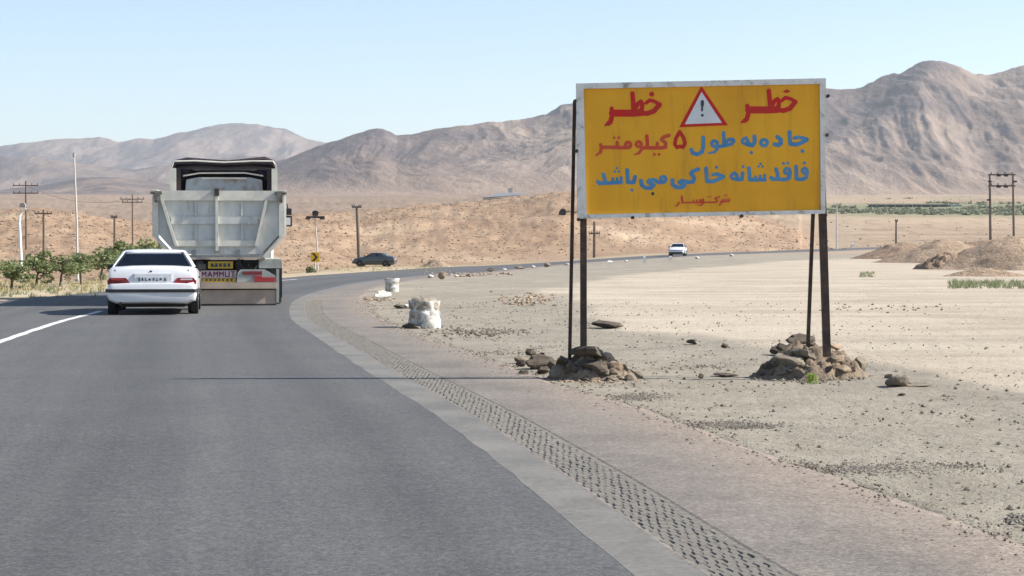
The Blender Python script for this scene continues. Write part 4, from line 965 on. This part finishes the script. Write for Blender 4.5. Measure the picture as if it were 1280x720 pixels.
def mpost(label, px, py, hpx, wpx):
    g_ = ground(px, py); s = F / g_[1]; wd = wpx / s; h = hpx / s
    m = MB(); m.loft([[(-wd * k_, -wd * k_, z), (wd * k_, -wd * k_, z), (wd * k_, wd * k_, z), (-wd * k_, wd * k_, z)] for k_, z in ((.55, -.05), (.5, h * .1), (.45, h * .9), (.3, h))]); o = m.build('marker_post', M_post, None, 20)
    o.location = (g_[0], g_[1], float(terrain(*g_))); return tag(o, label, 'post', 'white posts at the road edge')
mpost('stubby white post at the road edge below the left of the sign', 805.5, 328.5, 8, 3.6)
mpost('shorter white post in front of the small distant white car', 838, 325, 5, 4)
mpost('white marker block on the far road edge left of the spoil mounds', 1066, 309.5, 5, 4)
# spoil mounds
def mound(label, pl, pr_, pyb, ptop, mt, seed, dep=.8, peak=1.3, rough=.1, n=70):
    Y = 3360 / (pyb - 303.); s = F / Y; rx = (pr_ - pl) / s / 2 / 1.0; cx = ((pl + pr_) / 2 - 640) / s
    h = (pyb - ptop) / s; return heap('dirt_mound', label, 'mound', cx, Y + rx * dep, rx, rx * dep, h * 1.04, mt, seed, n, peak, rough)
mound('low long earth berm closing the view behind the other dirt mounds', 1150, 1500, 322, 296, M_mound1, 41, dep=.22, peak=2.2)
mound('leftmost brown dirt mound right of the sign, with the short pole behind it', 1072, 1205, 324, 302, M_mound1, 21, peak=1.15)
mound('middle dirt mound with a rounded top, right of the leftmost mound', 1108, 1300, 329, 299, M_mound2, 25, peak=1.25)
mound('broad tan dirt mound at the right edge of the view', 1178, 1430, 338, 297, M_mound2, 29, peak=1.5)
mound('dark stony rubble mound in front of the other dirt mounds', 1146, 1236, 337, 315, M_mound1, 33, dep=.7, rough=.28, peak=1.2)
mound('low pinkish dirt spread in front of the stony mound', 1180, 1300, 346, 334, M_mound2, 37, dep=.6, rough=.2)
def scatter(name, XYZ, sizes, mt, squash=.6):
    base = np.array([(1, 0, 0), (0, 1, 0), (-1, 0, 0), (0, -1, 0), (.1, .1, 1), (0, 0, -1.)])
    fc = np.array([(0, 1, 4), (1, 2, 4), (2, 3, 4), (3, 0, 4), (1, 0, 5), (2, 1, 5), (3, 2, 5), (0, 3, 5)])
    n = len(XYZ); th = rng.uniform(0, 6.28, n); j = 1 + rng.uniform(-.35, .35, (n, 6, 3))
    b = base[None] * j; x = b[..., 0] * np.cos(th)[:, None] - b[..., 1] * np.sin(th)[:, None]; y = b[..., 0] * np.sin(th)[:, None] + b[..., 1] * np.cos(th)[:, None]
    z = b[..., 2] * squash; s = (np.asarray(sizes) / 2)[:, None]
    V = np.stack([x * s + XYZ[:, 0:1], y * s + XYZ[:, 1:2], z * s + XYZ[:, 2:3] + s * squash * .35], -1).reshape(-1, 3)
    Fq = (fc[None] + (np.arange(n) * 6)[:, None, None]).reshape(-1, 3)
    return stuff(mesh_fast(name, V, Fq, mt, False))
def on_gravel(n, y0, y1, x_off, pw=1.0):
    Y = y0 + (y1 - y0) * rng.random(n) ** pw; 
    ex = np.interp(Y, E[:, 1][: iY(60)], (E[:, 0] + nr[:, 0] * oRj)[: iY(60)]); X = ex + .1 + rng.gamma(1.3, x_off / 1.6, n)
    return np.c_[X, Y, terrain(X, Y)]
def sized(n, lo, hi, p=2.6): return lo + (hi - lo) * rng.random(n) ** p
M_peb = mat('brownish_pebble', (.13, .115, .095), (.2, .175, .145), 5, .95)
p = on_gravel(9000, 8, 45, 4.5, 1.3); stuff(scatter('pebbles', p, sized(len(p), .010, .05, 5), M_rock[1]), 'pale pebbles strewn over the gravel shoulder')
p = on_gravel(900, 8, 48, 4.0, 1.2); stuff(scatter('pebbles', p, sized(len(p), .010, .05, 5), M_peb), 'dark pebbles strewn over the gravel shoulder')
nE = 2600; yE = 7.5 + 40 * rng.random(nE) ** 1.4; xE = np.interp(yE, E[:, 1][: iY(60)], (E[:, 0] + nr[:, 0] * oRj)[: iY(60)]) + .08 - np.abs(rng.normal(0, .2, nE))
stuff(scatter('edge_grit', np.c_[xE, yE, zroad(xE, yE)], sized(nE, .008, .032, 3), M_rock[1]), 'grit spilled over the crumbling asphalt edge')
def patch(px, py, wpx, hpx, n, mi, lo=.012, hi=.045, label='patch of loose gravel on the shoulder'):
    a = rng.normal(0, .42, (n, 2)); P_ = np.array([ground(px + wpx / 2 * u, py + hpx / 2 * v) for u, v in np.clip(a, -1.6, 1.6)]); stuff(scatter('loose_gravel', np.c_[P_, terrain(P_[:, 0], P_[:, 1])], sized(n, lo, hi, 1.8), M_rock[mi] if mi else M_peb), label)
patch(925, 531, 165, 13, 1500, 0, .008, .032); patch(1120, 586, 230, 17, 1900, 0, .008, .03); patch(805, 497, 110, 11, 800, 0, .008, .032); patch(1275, 652, 40, 20, 90, 0); patch(625, 441, 80, 7, 160, 0); patch(690, 434, 70, 5, 120, 0); patch(880, 457, 110, 8, 130, 0)
patch(740, 474, 150, 12, 200, 2, .02, .06, 'crumbled clods round the left heap'); patch(1020, 473, 170, 12, 260, 1, .02, .06, 'crumbled clods round the right heap'); patch(600, 415, 150, 12, 200, 1, .03, .09, 'stones scattered behind the near drum'); patch(660, 375, 90, 20, 160, 2, .05, .16, 'clods along the sand edge'); patch(1195, 328, 80, 10, 120, 0, .1, .45, 'stones on the rubble mound'); patch(470, 374, 40, 8, 50, 2, .05, .15, 'clods at the asphalt edge'); patch(580, 343, 140, 6, 90, 2, .08, .3, 'clods along the far road edge'); patch(1100, 385, 260, 16, 60, 2, .04, .1, 'stones on the dirt flat')
# stones and low scrub on the bank
n = 15000; pxr = rng.uniform(-60, 1000, n); tr = rng.random(n) ** .8
Yb = tab(pxr, RB) + tr * (tab(pxr, RC) - tab(pxr, RB)); Xb = (pxr - CX) / F * Yb
ok = ~((pxr > 195) & (pxr < 350)); 
bp = np.c_[Xb, Yb, terrain(Xb, Yb)][ok]
M_scrub = mat('dry_scrub', (.17, .125, .085), (.24, .175, .12), 4, .95)
scatter('hillside_scrub', bp[:2600], sized(2600, .10, .48, 3), M_scrub, .6)['label'] = 'small dark scrub dotted over the rocky bank'
M_bstone = mat('bank_stone', (.25, .175, .12), (.38, .28, .2), 3, .95)
scatter('hillside_stones', bp[4500:], sized(len(bp) - 4500, .10, .5, 3), M_bstone, .6)['label'] = 'brown stones dotted over the rocky bank'
def bankheap(px, py, w_, h, label):
    g_ = ground(px, py); s = F / g_[1]; heap('dirt_mound', label, 'mound', g_[0], g_[1] + w_ / s * .3, w_ / s / 2, w_ / s * .3, h / s, M_mound2, int(px), 40, 1.2, .2)
bankheap(545, 334, 44, 11, 'small tan earth heap on the far verge right of the dark parked car')

# ------------------------------------------------------------------ poles, lamps
M_wood = mat('weathered_wood_pole', (.13, .10, .075), (.19, .15, .115), 5, .9)
M_conc = mat('pale_concrete_pole', (.42, .40, .37), (.52, .50, .46), 3, .8)
M_whitep = mat('white_painted_pole', (.62, .62, .60), (.70, .70, .68), 3, .6)
M_ins = mat('ceramic_insulator', (.12, .09, .08), (.2, .16, .14), 6, .4)
def pole_at(px, pyb, pyt, Y=None):
    if Y is None: g_ = ground(px, pyb)
    else: g_ = at_depth(px, Y)
    z = float(terrain(*g_)); s = F / g_[1]; top = CH + (HOR - pyt) / F * g_[1]
    return g_, z, top - z, s
def utility_pole(label, px, pyb, pyt, rpx, arms, mt, Y=None, lean=0, group='utility poles', yaw=0):
    g_, z, H_, s = pole_at(px, pyb, pyt, Y); r = rpx / s / 2
    t = thing('utility_pole', label, 'pole', (g_[0], g_[1], z - .1), yaw, group); H_ += .1
    m = MB(); m.tube([(0, 0, 0), (lean * .5, 0, H_ * .5), (lean, 0, H_)], [r * 1.15, r, r * .8], 10); m.build('pole', mt, t)
    for (dpx, wpx) in arms:
        zz = H_ - dpx / s; wd = wpx / s; xx = lean * zz / H_
        m = MB(); m.box(xx - wd / 2, xx + wd / 2, -r * 1.4, -r * .9, zz - r * .5, zz + r * .5); a = m.build('crossarm', mt, t)
        for kx in (-.47, -.24, .24, .47):
            m = MB(); m.tube([(xx + wd * kx, -r * 1.15, zz + r * .5), (xx + wd * kx, -r * 1.15, zz + r * .5 + 2.2 / s)], [r * .55, r * .4], 6); m.build('insulator', M_ins, a)
    return t
utility_pole('tall dark pole with two crossarms behind the street lamp at far left', 33, 322, 226, 2.6, [(6, 32), (15.5, 32)], M_wood, Y=175)
utility_pole('short thick wooden pole rising from the trees left of the white mast', 55, 349, 262, 3.6, [(5, 22)], M_wood, Y=118)
utility_pole('short dark wooden pole between the trees and the thin crossarm pole', 143.5, 309, 270, 3.4, [(2, 8)], M_wood, Y=150)
utility_pole('thin dark pole with crossarms on the bank just left of the truck', 166, 306, 243, 2.2, [(6, 30), (10, 26)], M_wood, Y=160)
utility_pole('brown wooden pole with a small crossarm behind the dark parked car', 449, 325, 257.5, 4.2, [(1.5, 12)], M_wood, lean=-.25)
utility_pole('short brown pole with a transformer box seen just right of the left sign leg', 743, 322, 277, 3.6, [(15, 14)], M_wood)
p_ = utility_pole('wooden lamp pole hidden behind the left brace of the sign', 716.5, 324, 258, 2.6, [(7, 22)], M_wood)
m = MB(); s_ = F / p_.location.y; zt = CH + (HOR - 266) / F * p_.location.y - p_.location.z
m.loft([[(x / s_, -.1 + y_, zt + z_ / s_) for x, z_ in [(-18, -3), (-10, -3), (-8, 1), (-11, 5), (-15, 5), (-18, 1)]] for y_ in (-.2, .2)]); m.build('floodlight', M_black, p_)
utility_pole('slim pale pole on the plain just right of the sign', 1045.5, 307, 254, 1.4, [], M_conc, Y=330)
utility_pole('short stump pole with a rock at its foot behind the leftmost mound', 1120, 301, 276, 2.6, [(1, 3)], M_wood, Y=250)
# street lamp, masts
g_, z, H_, s = pole_at(27, 343, 262, 112)
t = thing('street_lamp', 'white street lamp with a curved arm at far left among the trees', 'street lamp', (g_[0], g_[1], z - .1)); r = 2.6 / s
m = MB(); m.tube([(0, 0, 0), (-1 / s, 0, H_ * .5), (-2.5 / s, 0, H_ * .86), (-2 / s, 0, H_ * .94), (1 / s, 0, H_ * 1.0), (6 / s, 0, H_ * 1.03)], [r, r * .85, r * .7, r * .6, r * .5, r * .45], 10); m.build('pole', M_whitep, t)
m = MB(); m.loft([[(x / s, y_, H_ * 1.03 + z_ / s) for x, z_ in [(-2, 2), (5, 1), (6, 4), (4, 7), (-1, 6.5)]] for y_ in (-.12, .12)]); m.build('lamp_head', M_lead, t)
def mast(label, px, pyb, pyt, rpx, mt, Y=None, name='mast', cat='mast'):
    g_, z, H_, s = pole_at(px, pyb, pyt, Y); t = thing(name, label, cat, (g_[0], g_[1], z - .1)); r = rpx / s / 2
    m = MB(); m.tube([(0, 0, 0), (-.6 / s, 0, H_ * .5), (-3.5 / s, 0, H_ + .1)], [r * 1.3, r, r * .75], 10); m.build('pole', mt, t); return t, s, H_, r
t, s, H_, r = mast('tall thin white mast standing on the verge left of the white saloon', 97, 352, 196, 2.6, M_conc)
m = MB(); m.tube([(-3.5 / s, 0, H_ + .1), (-3.5 / s, 0, H_ + .1 + 5 / s)], [r * 1.6, r * 1.2], 8); m.build('cap', M_lead, t)
m = MB(); m.tube([(0, 0, 0), (0, 0, .18)], r * 3, 10); m.build('base_plate', M_lead, t)
t, s, H_, r = mast('grey floodlight mast with a dark T-shaped head right of the truck', 397, 338, 270, 1.8, M_conc, name='floodlight_mast', cat='floodlight')
m = MB(); m.box(-14 / s, 9 / s, -.1, .1, H_ - 1.2 / s, H_ + 1.2 / s); m.build('crossbar', M_black, t)
m = MB(); m.loft([[(x / s - 2.5 / s, y_, H_ + z_ / s) for x, z_ in [(-3, 1.5), (3, 1.5), (4, 6), (2, 8), (-2, 8), (-4, 6)]] for y_ in (-.25, .25)]); m.build('lamp', M_black, t)
for x in (-12, 6):
    m = MB(); m.box((x - 3) / s, (x + 3) / s, -.2, .1, H_ - 3 / s, H_ - 1.3 / s); m.build('lamp', M_black, t)
# chevron sign
M_ysign = NT('yellow_chevron_paint'); M_ysign = M_ysign.out((.72, .43, .02), .5)
M_back = mat('grey_sign_back', (.3, .3, .3), (.24, .24, .24), 6, .6)
g_ = ground(394, 340.5); s = F / g_[1]; t = thing('curve_sign', 'small yellow curve sign with a black arrow on a post right of the truck', 'sign', (g_[0], g_[1], float(terrain(*g_))))
m = MB(); m.tube([(0, 0, -.1), (0, 0, 22 / s)], 1.0 / s, 8); m.build('post', M_conc, t)
m = MB(); q = [(-5.5, 13), (5.5, 13), (5.5, 25), (-5.5, 25)]; m.loft([[(x / s, y, z / s) for x, z in q] for y in (-.12, -.09)]); bd = m.build('board', M_ysign, t, None)
m = MB()
m.loft([[(x / s, y, z / s) for x, z in [(-4, 14), (-1, 14), (3.6, 19), (0.4, 19)]] for y in (-.135, -.123)]); m.loft([[(x / s, y, z / s) for x, z in [(.4, 19), (3.6, 19), (-1, 24), (-4, 24)]] for y in (-.135, -.123)]); m.build('arrow', M_black, bd, None)
# H frame
g_ = at_depth(1251, 300); z = float(terrain(*g_)); s = F / g_[1]; top = CH + (HOR - 218) / F * g_[1] - z
t = thing('transformer_frame', 'wooden H-frame pole pair with two crossbars on the plain at right', 'power pole', (g_[0], g_[1], z))
for x in (-14.5, 14.5):
    m = MB(); m.tube([((x + (1.5 if x < 0 else 2)) / s, 0, -.3), (x / s, 0, top)], [1.7 / s, 1.3 / s], 10); m.build('pole', M_wood, t)
for dz in (.5, 14.5):
    m = MB(); m.box(-17 / s, 17 / s, -.28, -.16, top - (dz + 1) / s, top - (dz - 1) / s); a = m.build('crossbar', M_wood, t)
    for x in (-13, -4.5, 4.5, 13):
        m = MB(); m.tube([(x / s, -.22, top - (dz - 1) / s), (x / s, -.22, top - (dz - 3.2) / s)], [1.2 / s, .8 / s], 8); m.build('insulator', M_ins, a)
    for x in (-4, 5):
        m = MB(); m.box((x - 2.5) / s, (x + 2.5) / s, -.45, -.29, top - (dz + 2.4) / s, top - (dz - .6) / s); m.build('switch_box', M_black, a)
for x, dz in ((-14.5, 8), (-16, 31), (17, 8)):
    m = MB(); m.box((x - 2) / s, (x + 2) / s, -.3, .1, top - (dz + 2) / s, top - dz / s); m.build('bracket', M_black, t)
# wires
def wire(label, a, b, sag, r=.010):
    pts = []
    for i in range(17):
        t_ = i / 16; p = Vector(a).lerp(Vector(b), t_); p.z -= sag * 4 * t_ * (1 - t_); pts.append(p)
    m = MB(); m.tube(pts, r, 5); return tag(m.build('power_line', M_black, None, 60), label, 'cable', 'overhead lines along the bank')
def sky_pt(px, py, Y): d = ray(px, py); tt = Y / d[1]; return (tt * d[0], Y, CH + tt * d[2])
Yp = 215
wire('thin wire running left from the brown pole behind the dark car toward the truck', sky_pt(449, 262, p_.location.y * .9), sky_pt(166, 250, 160), 1.0)
wire('thin wire running right from the brown pole behind the dark car toward the sign', sky_pt(449, 262, p_.location.y * .9), sky_pt(716, 264, p_.location.y), 1.0)
wire('thin wire strung between the two crossarm poles at far left', sky_pt(33, 232, 175), sky_pt(166, 249, 160), .8)

# ------------------------------------------------------------------ far buildings
M_roofw = mat('white_metal_roof', (.66, .68, .68), (.6, .61, .61), .3, .5); M_wallb = mat('pale_block_wall', (.48, .42, .35), (.4, .35, .29), .4, .9)
M_shade = mat('dark_net_wall', (.05, .06, .06), (.08, .085, .08), .4, .9); M_blue = mat('pale_blue_sheet', (.25, .38, .36), (.3, .42, .4), .5, .6)
Yb_ = 480; s = F / Yb_; bx = (630 - 640) / s; bz = float(terrain(bx, Yb_)); ht = CH + (HOR - 243) / s - bz
t = thing('farm_building', 'long low building with a white roof behind the crest of the rocky bank', 'building', (bx, Yb_, bz), R_(4))
m = MB(); m.box(-24 / s, 24 / s, 0, 7, -1, ht - .8); m.build('wall', M_wallb, t)
m = MB(); m.prism([(-26 / s, ht - .8), (26 / s, ht - .1), (26 / s, ht + .35), (-2 / s, ht + .45), (-26 / s, ht - .55)], -.4, 7.4); m.build('roof', M_roofw, t, None)
m = MB(); m.box(6 / s, 11 / s, 1, 2, ht, ht + 8 / s); m.build('chimney', M_lead, t)
for a in range(5):
    x = (-19 + a * 9) / s; m = MB(); m.box(x, x + 4 / s, -.05, .0, ht - 2.4, ht - 1.3); m.build('window', M_black, t)
Yg = 700; s = F / Yg; gx = (1146 - 640) / s; gzz = float(terrain(gx, Yg))
zt = CH + (HOR - 255) / s; zb_ = min(gzz, zt - 1.6)
t = thing('field_shed', 'long low dark shed with a pale roof in the green fields below the mountain', 'shed', (gx, Yg, zb_), R_(-2))
m = MB(); m.box(-56 / s, 40 / s, 0, 8, -1.0, zt - zb_ - .35); m.build('wall', M_shade, t)
m = MB(); m.box(-57.5 / s, 41 / s, -.4, 8.4, zt - zb_ - .35, zt - zb_); m.build('roof', M_wallb, t)
m = MB(); m.box(41.5 / s, 56 / s, .5, 7, -1, zt - zb_ - .2); m.build('annex', M_blue, t)
for a in range(9):
    x = (-50 + a * 11) / s; m = MB(); m.box(x, x + .3, -.12, .0, -1, zt - zb_ - .36); m.build('pillar', M_wallb, t)

# ------------------------------------------------------------------ vegetation
def leafmat(name, a, b):
    k = NT(name); g = k.n('ShaderNodeNewGeometry'); r_ = g.outputs['Random Per Island']
    c_ = k.ramp(r_, [(0., a), (.5, tuple((x + y) / 2 for x, y in zip(a, b))), (1., b)]); k.out(c_, .75, .2)
    tr = k.n('ShaderNodeBsdfTranslucent'); k.l(c_, tr.inputs[0]); mx = k.n('ShaderNodeMixShader'); mx.inputs[0].default_value = .25
    k.l(k.b.outputs[0], mx.inputs[1]); k.l(tr.outputs[0], mx.inputs[2]); k.l(mx.outputs[0], k.t.nodes['Material Output'].inputs[0]); return k.m
M_leaf = leafmat('tree_leaves', (.125, .16, .065), (.22, .25, .115)); M_leaf2 = leafmat('bush_leaves', (.11, .135, .06), (.19, .205, .10)); M_weed = leafmat('lime_weed', (.22, .33, .04), (.35, .45, .09)); M_far = leafmat('far_leaves', (.17, .185, .12), (.24, .25, .17)); M_dry = leafmat('dry_grass', (.30, .25, .11), (.46, .40, .22)); M_dgreen = leafmat('grey_green_grass', (.13, .17, .075), (.24, .26, .14))
M_bark = mat('grey_bark', (.10, .075, .055), (.16, .13, .1), 8, .95)
def leaves(centres, size, asp=.55):
    n = len(centres); c = np.asarray(centres); u = rng.normal(size=(n, 3)); u /= np.linalg.norm(u, axis=1)[:, None]; w_ = rng.normal(size=(n, 3)); v = np.cross(u, w_); v /= np.linalg.norm(v, axis=1)[:, None]
    s = size * rng.uniform(.6, 1.3, n)[:, None]
    q = np.stack([c - u * s, c + v * s * asp, c + u * s, c - v * s * asp], 1).reshape(-1, 3); return q, np.arange(n * 4).reshape(-1, 4)
def crown_pts(n, seed, blobs=12, flat_=.8, spread=.8):
    r2 = np.random.default_rng(seed); out = []
    for b in range(blobs):
        c = r2.normal(size=3); c = c / np.linalg.norm(c) * spread * r2.uniform(.3, 1.0); c[2] = c[2] * flat_
        rad = r2.uniform(.18, .38); k_ = n // blobs; p = r2.normal(size=(k_, 3)); p = p / np.linalg.norm(p, axis=1)[:, None] * (rad * r2.uniform(.55, 1.05, k_) ** .6)[:, None]; p[:, 2] *= .75; out.append(p + c)
    return np.concatenate(out)
CROWN = []
for s_ in range(4):
    q, f = leaves(crown_pts(1600, s_ + 3), .062); me = mesh_fast('crown', q, f, M_leaf, False); CROWN.append(me.data); C.objects.unlink(me); bpy.data.objects.remove(me)
tree_specs = [(14, 361, 44, 326, 350), (45, 358, 48, 320, 346), (75, 358, 42, 321, 344), (102, 356, 42, 321, 341), (125, 354, 46, 313, 334), (150, 351, 46, 307, 330), (174, 350, 44, 301, 326), (-20, 363, 50, 326, 351), (192, 349, 32, 303, 326)]
treelab = ['leftmost whole young tree with a thin trunk at the left edge of the verge', 'young tree under the tall pole with two crossarms', 'young tree between the thick wooden pole and the white mast', 'young tree directly behind the tall white mast', 'young tree halfway between the white mast and the white saloon', 'young tree just left of the white saloon roof', 'young tree whose crown rises above the roof of the white saloon', 'young tree cut by the left edge of the picture', 'small young tree half hidden by the truck bed']
for i, (px, pyb, wpx, pt, pb) in enumerate(tree_specs):
    g_ = ground(px, pyb); s = F / g_[1]; z = float(terrain(*g_)); H_ = (pyb - pt) / s; hc = (pyb - (pt + pb) / 2) / s
    t = thing('young_tree', treelab[i], 'tree', (g_[0], g_[1], z), random.uniform(-.3, .3), 'young trees on the left verge')
    lean = random.uniform(-.2, .2); m = MB(); m.tube([(0, 0, -.1), (lean * .4, 0, hc * .5), (lean, .1, hc)], [.05, .035, .02], 7)
    for a in range(4):
        th = a * 1.6 + i; m.tube([(lean * .6, 0, hc * (.6 + .08 * a)), (lean + math.cos(th) * wpx / s * .25, math.sin(th) * .4, hc + (pb - pt) / s * .15)], [.03, .012], 5)
    m.build('trunk', M_bark, t)
    o = bpy.data.objects.new('crown', CROWN[i % 4]); C.objects.link(o); o.parent = t; o.location = (lean, 0, hc); o.scale = (wpx / s / 1.3, wpx / s / 1.3, (pb - pt) / s / .95); o.rotation_euler = (0, 0, i * 1.3)
def bush(label, px, pyb, wpx, hpx, mt, name='bush', seed=0, cat='bush', n=500, size=.1):
    g_ = ground(px, pyb); s = F / g_[1]; P_ = crown_pts(n, seed, 8, .8, .55); P_[:, 2] = np.abs(P_[:, 2] + .15)
    P_ = P_ * np.array([wpx / s / 1.7, wpx / s / 1.7, hpx / s / .95]); q, f = leaves(P_, size * wpx / s / 1.5); o = mesh_fast(name, q, f, mt, False); o.location = (g_[0], g_[1] + .1, float(terrain(*g_))); return tag(o, label, cat)
bush('pale green round bush at the foot of the yellow curve sign', 387, 341, 20, 14, M_leaf2, seed=5)
bush('small dry brown bush between the green bush and the parked car', 409, 337, 9, 7, M_scrub, seed=6, n=160)
bush('bright lime green weed growing at the foot of the right rubble heap', 1016.5, 481, 17, 27, M_weed, 'weed', 8, 'weed', 260, .13)
bush('dark rounded bush on the verge at the tail of the white saloon', 128, 350, 15, 14, M_leaf, seed=9, n=300)
bush('brownish bush under the young trees near the white mast', 84, 349, 14, 12, M_scrub, seed=10, n=200)
bush('small brown bush at the foot of the leftmost whole tree', 23, 361, 8, 8, M_scrub, seed=11, n=120)
bush('dry bush near the foot of the tall white mast', 110, 350, 10, 8, M_scrub, seed=12, n=160)
def tufts(name, P_, size, mt, label, n=9):
    c = np.repeat(P_, n, 0); k_ = len(c); th = rng.uniform(0, 6.28, k_); sz = np.repeat(size * rng.uniform(.5, 1.3, len(P_)), n)
    base = c + np.c_[rng.normal(0, .25, k_) * sz, rng.normal(0, .25, k_) * sz, np.zeros(k_)]; dx = np.c_[np.cos(th), np.sin(th), np.zeros(k_)]
    tip = base + np.c_[rng.normal(0, .35, k_) * sz, rng.normal(0, .35, k_) * sz, sz * rng.uniform(.6, 1.2, k_)]
    w_ = (sz * .07)[:, None]; V = np.stack([base - dx * w_, base + dx * w_, tip], 1).reshape(-1, 3)
    return stuff(mesh_fast(name, V, np.arange(k_ * 3).reshape(-1, 3), mt, False), label)
def pxpatch(px0, px1, py0, py1, n):
    P_ = np.array([ground(px0 + (px1 - px0) * a, py0 + (py1 - py0) * b) for a, b in rng.random((n, 2))]); return np.c_[P_, terrain(P_[:, 0], P_[:, 1])]
tufts('dry_grass', pxpatch(-120, 190, 349, 366, 420), .15, M_dry, 'dry yellow grass along the left verge')
tufts('dry_grass', pxpatch(-120, 130, 358, 373, 140), .13, M_dgreen, 'greenish grass at the left road edge')
tufts('ground_cover', pxpatch(1185, 1300, 352, 361, 420), .13, M_dgreen, 'grey-green grass patch at the right edge', 7)
tufts('ground_cover', pxpatch(1075, 1092, 341, 347, 50), .13, M_dgreen, 'small green patch before the mounds', 7)
tufts('dry_grass', pxpatch(360, 560, 331, 340, 200), .2, M_dry, 'dry grass on the far verge')
n = 1400; pq = rng.uniform(900, 1400, n); yq = 330 + 950 * rng.random(n) ** 1.2; xq = (pq - CX) / F * yq
scatter('plain_scrub', np.c_[xq, yq, terrain(xq, yq)], sized(n, .2, .9, 3), M_scrub, .6)['label'] = 'low dark scrub dotted over the plain at right'
# far fields: clumps of trees and shrubs in belts
P_ = []; 
for (px0, px1, y0, y1, n) in ((945, 1300, 590, 640, 260), (1085, 1300, 640, 690, 150), (1040, 1066, 690, 720, 12), (1100, 1150, 950, 1100, 10), (1160, 1290, 730, 800, 26)):
    for _ in range(n):
        px, Y = random.uniform(px0, px1), random.uniform(y0, y1); x = (px - CX) / F * Y; c = np.array([x, Y, float(terrain(x, Y)) + .2]); rad = random.uniform(.3, .8)
        P_.append(c + rng.normal(0, 1, (26, 3)) * np.array([rad, rad, rad * .42]))
q, f = leaves(np.concatenate(P_), .5, .7); stuff(mesh_fast('field_hedges', q, f, M_far, False), 'far green hedges and shrubs in the fields')

# ------------------------------------------------------------------ rumble strip: raised ridges in a shallow channel
bmr = bmesh.new()
vv = [(-.5, -.5, 0), (.5, -.5, 0), (.5, .5, 0), (-.5, .5, 0), (-.40, -.42, 1), (.40, -.42, 1), (.36, .38, .6), (-.36, .38, .6)]
vb = [bmr.verts.new(v_) for v_ in vv]
for q in ((4, 5, 6, 7), (0, 1, 5, 4), (1, 2, 6, 5), (2, 3, 7, 6), (3, 0, 4, 7)): bmr.faces.new([vb[a] for a in q])
me = bpy.data.meshes.new('rumble_ridge'); bmr.to_mesh(me); bmr.free(); me.materials.append(M_tar)
pos = []
row = 0; sarr = np.arange(S[iY(6.0)], S[iY(46)], .115)
for s_ in sarr:
    i = s_ / .4; i0 = int(i); f_ = i - i0; e = E[i0] * (1 - f_) + E[i0 + 1] * f_; n_ = nr[i0]; t_ = tg[i0]
    for c in range(8):
        o_ = .195 + (c + (.5 if row % 2 else 0)) * .0425
        if o_ > .51: continue
        p = e + n_ * (o_ + random.uniform(-.006, .006)) + t_ * random.uniform(-.012, .012)
        pos.append((p[0], p[1], float(zroad(*p)) - .005 * float(np.interp(e[1], E[:, 1][:iY(60)], rum[:iY(60)])), math.atan2(t_[1], t_[0]) - math.pi / 2, random.uniform(.88, 1.08), random.random()))
    row += 1
pos.sort(key=lambda a: abs(a[1] - 7.9) if a[1] > 7.7 else 99)
for a in pos[:300]:
    o = bpy.data.objects.new('rumble_ridge', me); C.objects.link(o); o.parent = road; o.location = a[:3]; o.rotation_euler = (0, 0, a[3] + random.uniform(-.1, .1)); o.scale = (.0395 * a[4], .108 * a[4], .007 * a[4] * (.4 + a[5]))
V = []; Fq = []
for a in pos[300:]:
    Mx = Matrix.Translation(a[:3]) @ Matrix.Rotation(a[3], 4, 'Z') @ Matrix.Diagonal((.0395 * a[4], .108 * a[4], .007 * a[4] * (.4 + a[5]), 1)); b0 = len(V)
    V += [tuple(Mx @ Vector(v_)) for v_ in vv]; Fq += [tuple(b0 + c for c in q) for q in ((4, 5, 6, 7), (0, 1, 5, 4), (1, 2, 6, 5), (2, 3, 7, 6), (3, 0, 4, 7))]
o = link_mesh('rumble_ridges', V, Fq, M_tar, road); stuff(o)

# ------------------------------------------------------------------ haze
if HAZE:
    m = MB(); m.box(-10500, 10500, -4600, 11500, -4, 560)
    k = NT('haze'); k.t.nodes.remove(k.b); pv = k.n('ShaderNodeVolumePrincipled'); pv.inputs['Density'].default_value = HAZE; pv.inputs['Color'].default_value = (.90, .94, 1, 1); pv.inputs['Anisotropy'].default_value = .3
    k.l(pv.outputs[0], k.t.nodes['Material Output'].inputs['Volume']); hz = m.build('haze', k.m, None, None); stuff(hz, 'thin pale haze in the air')
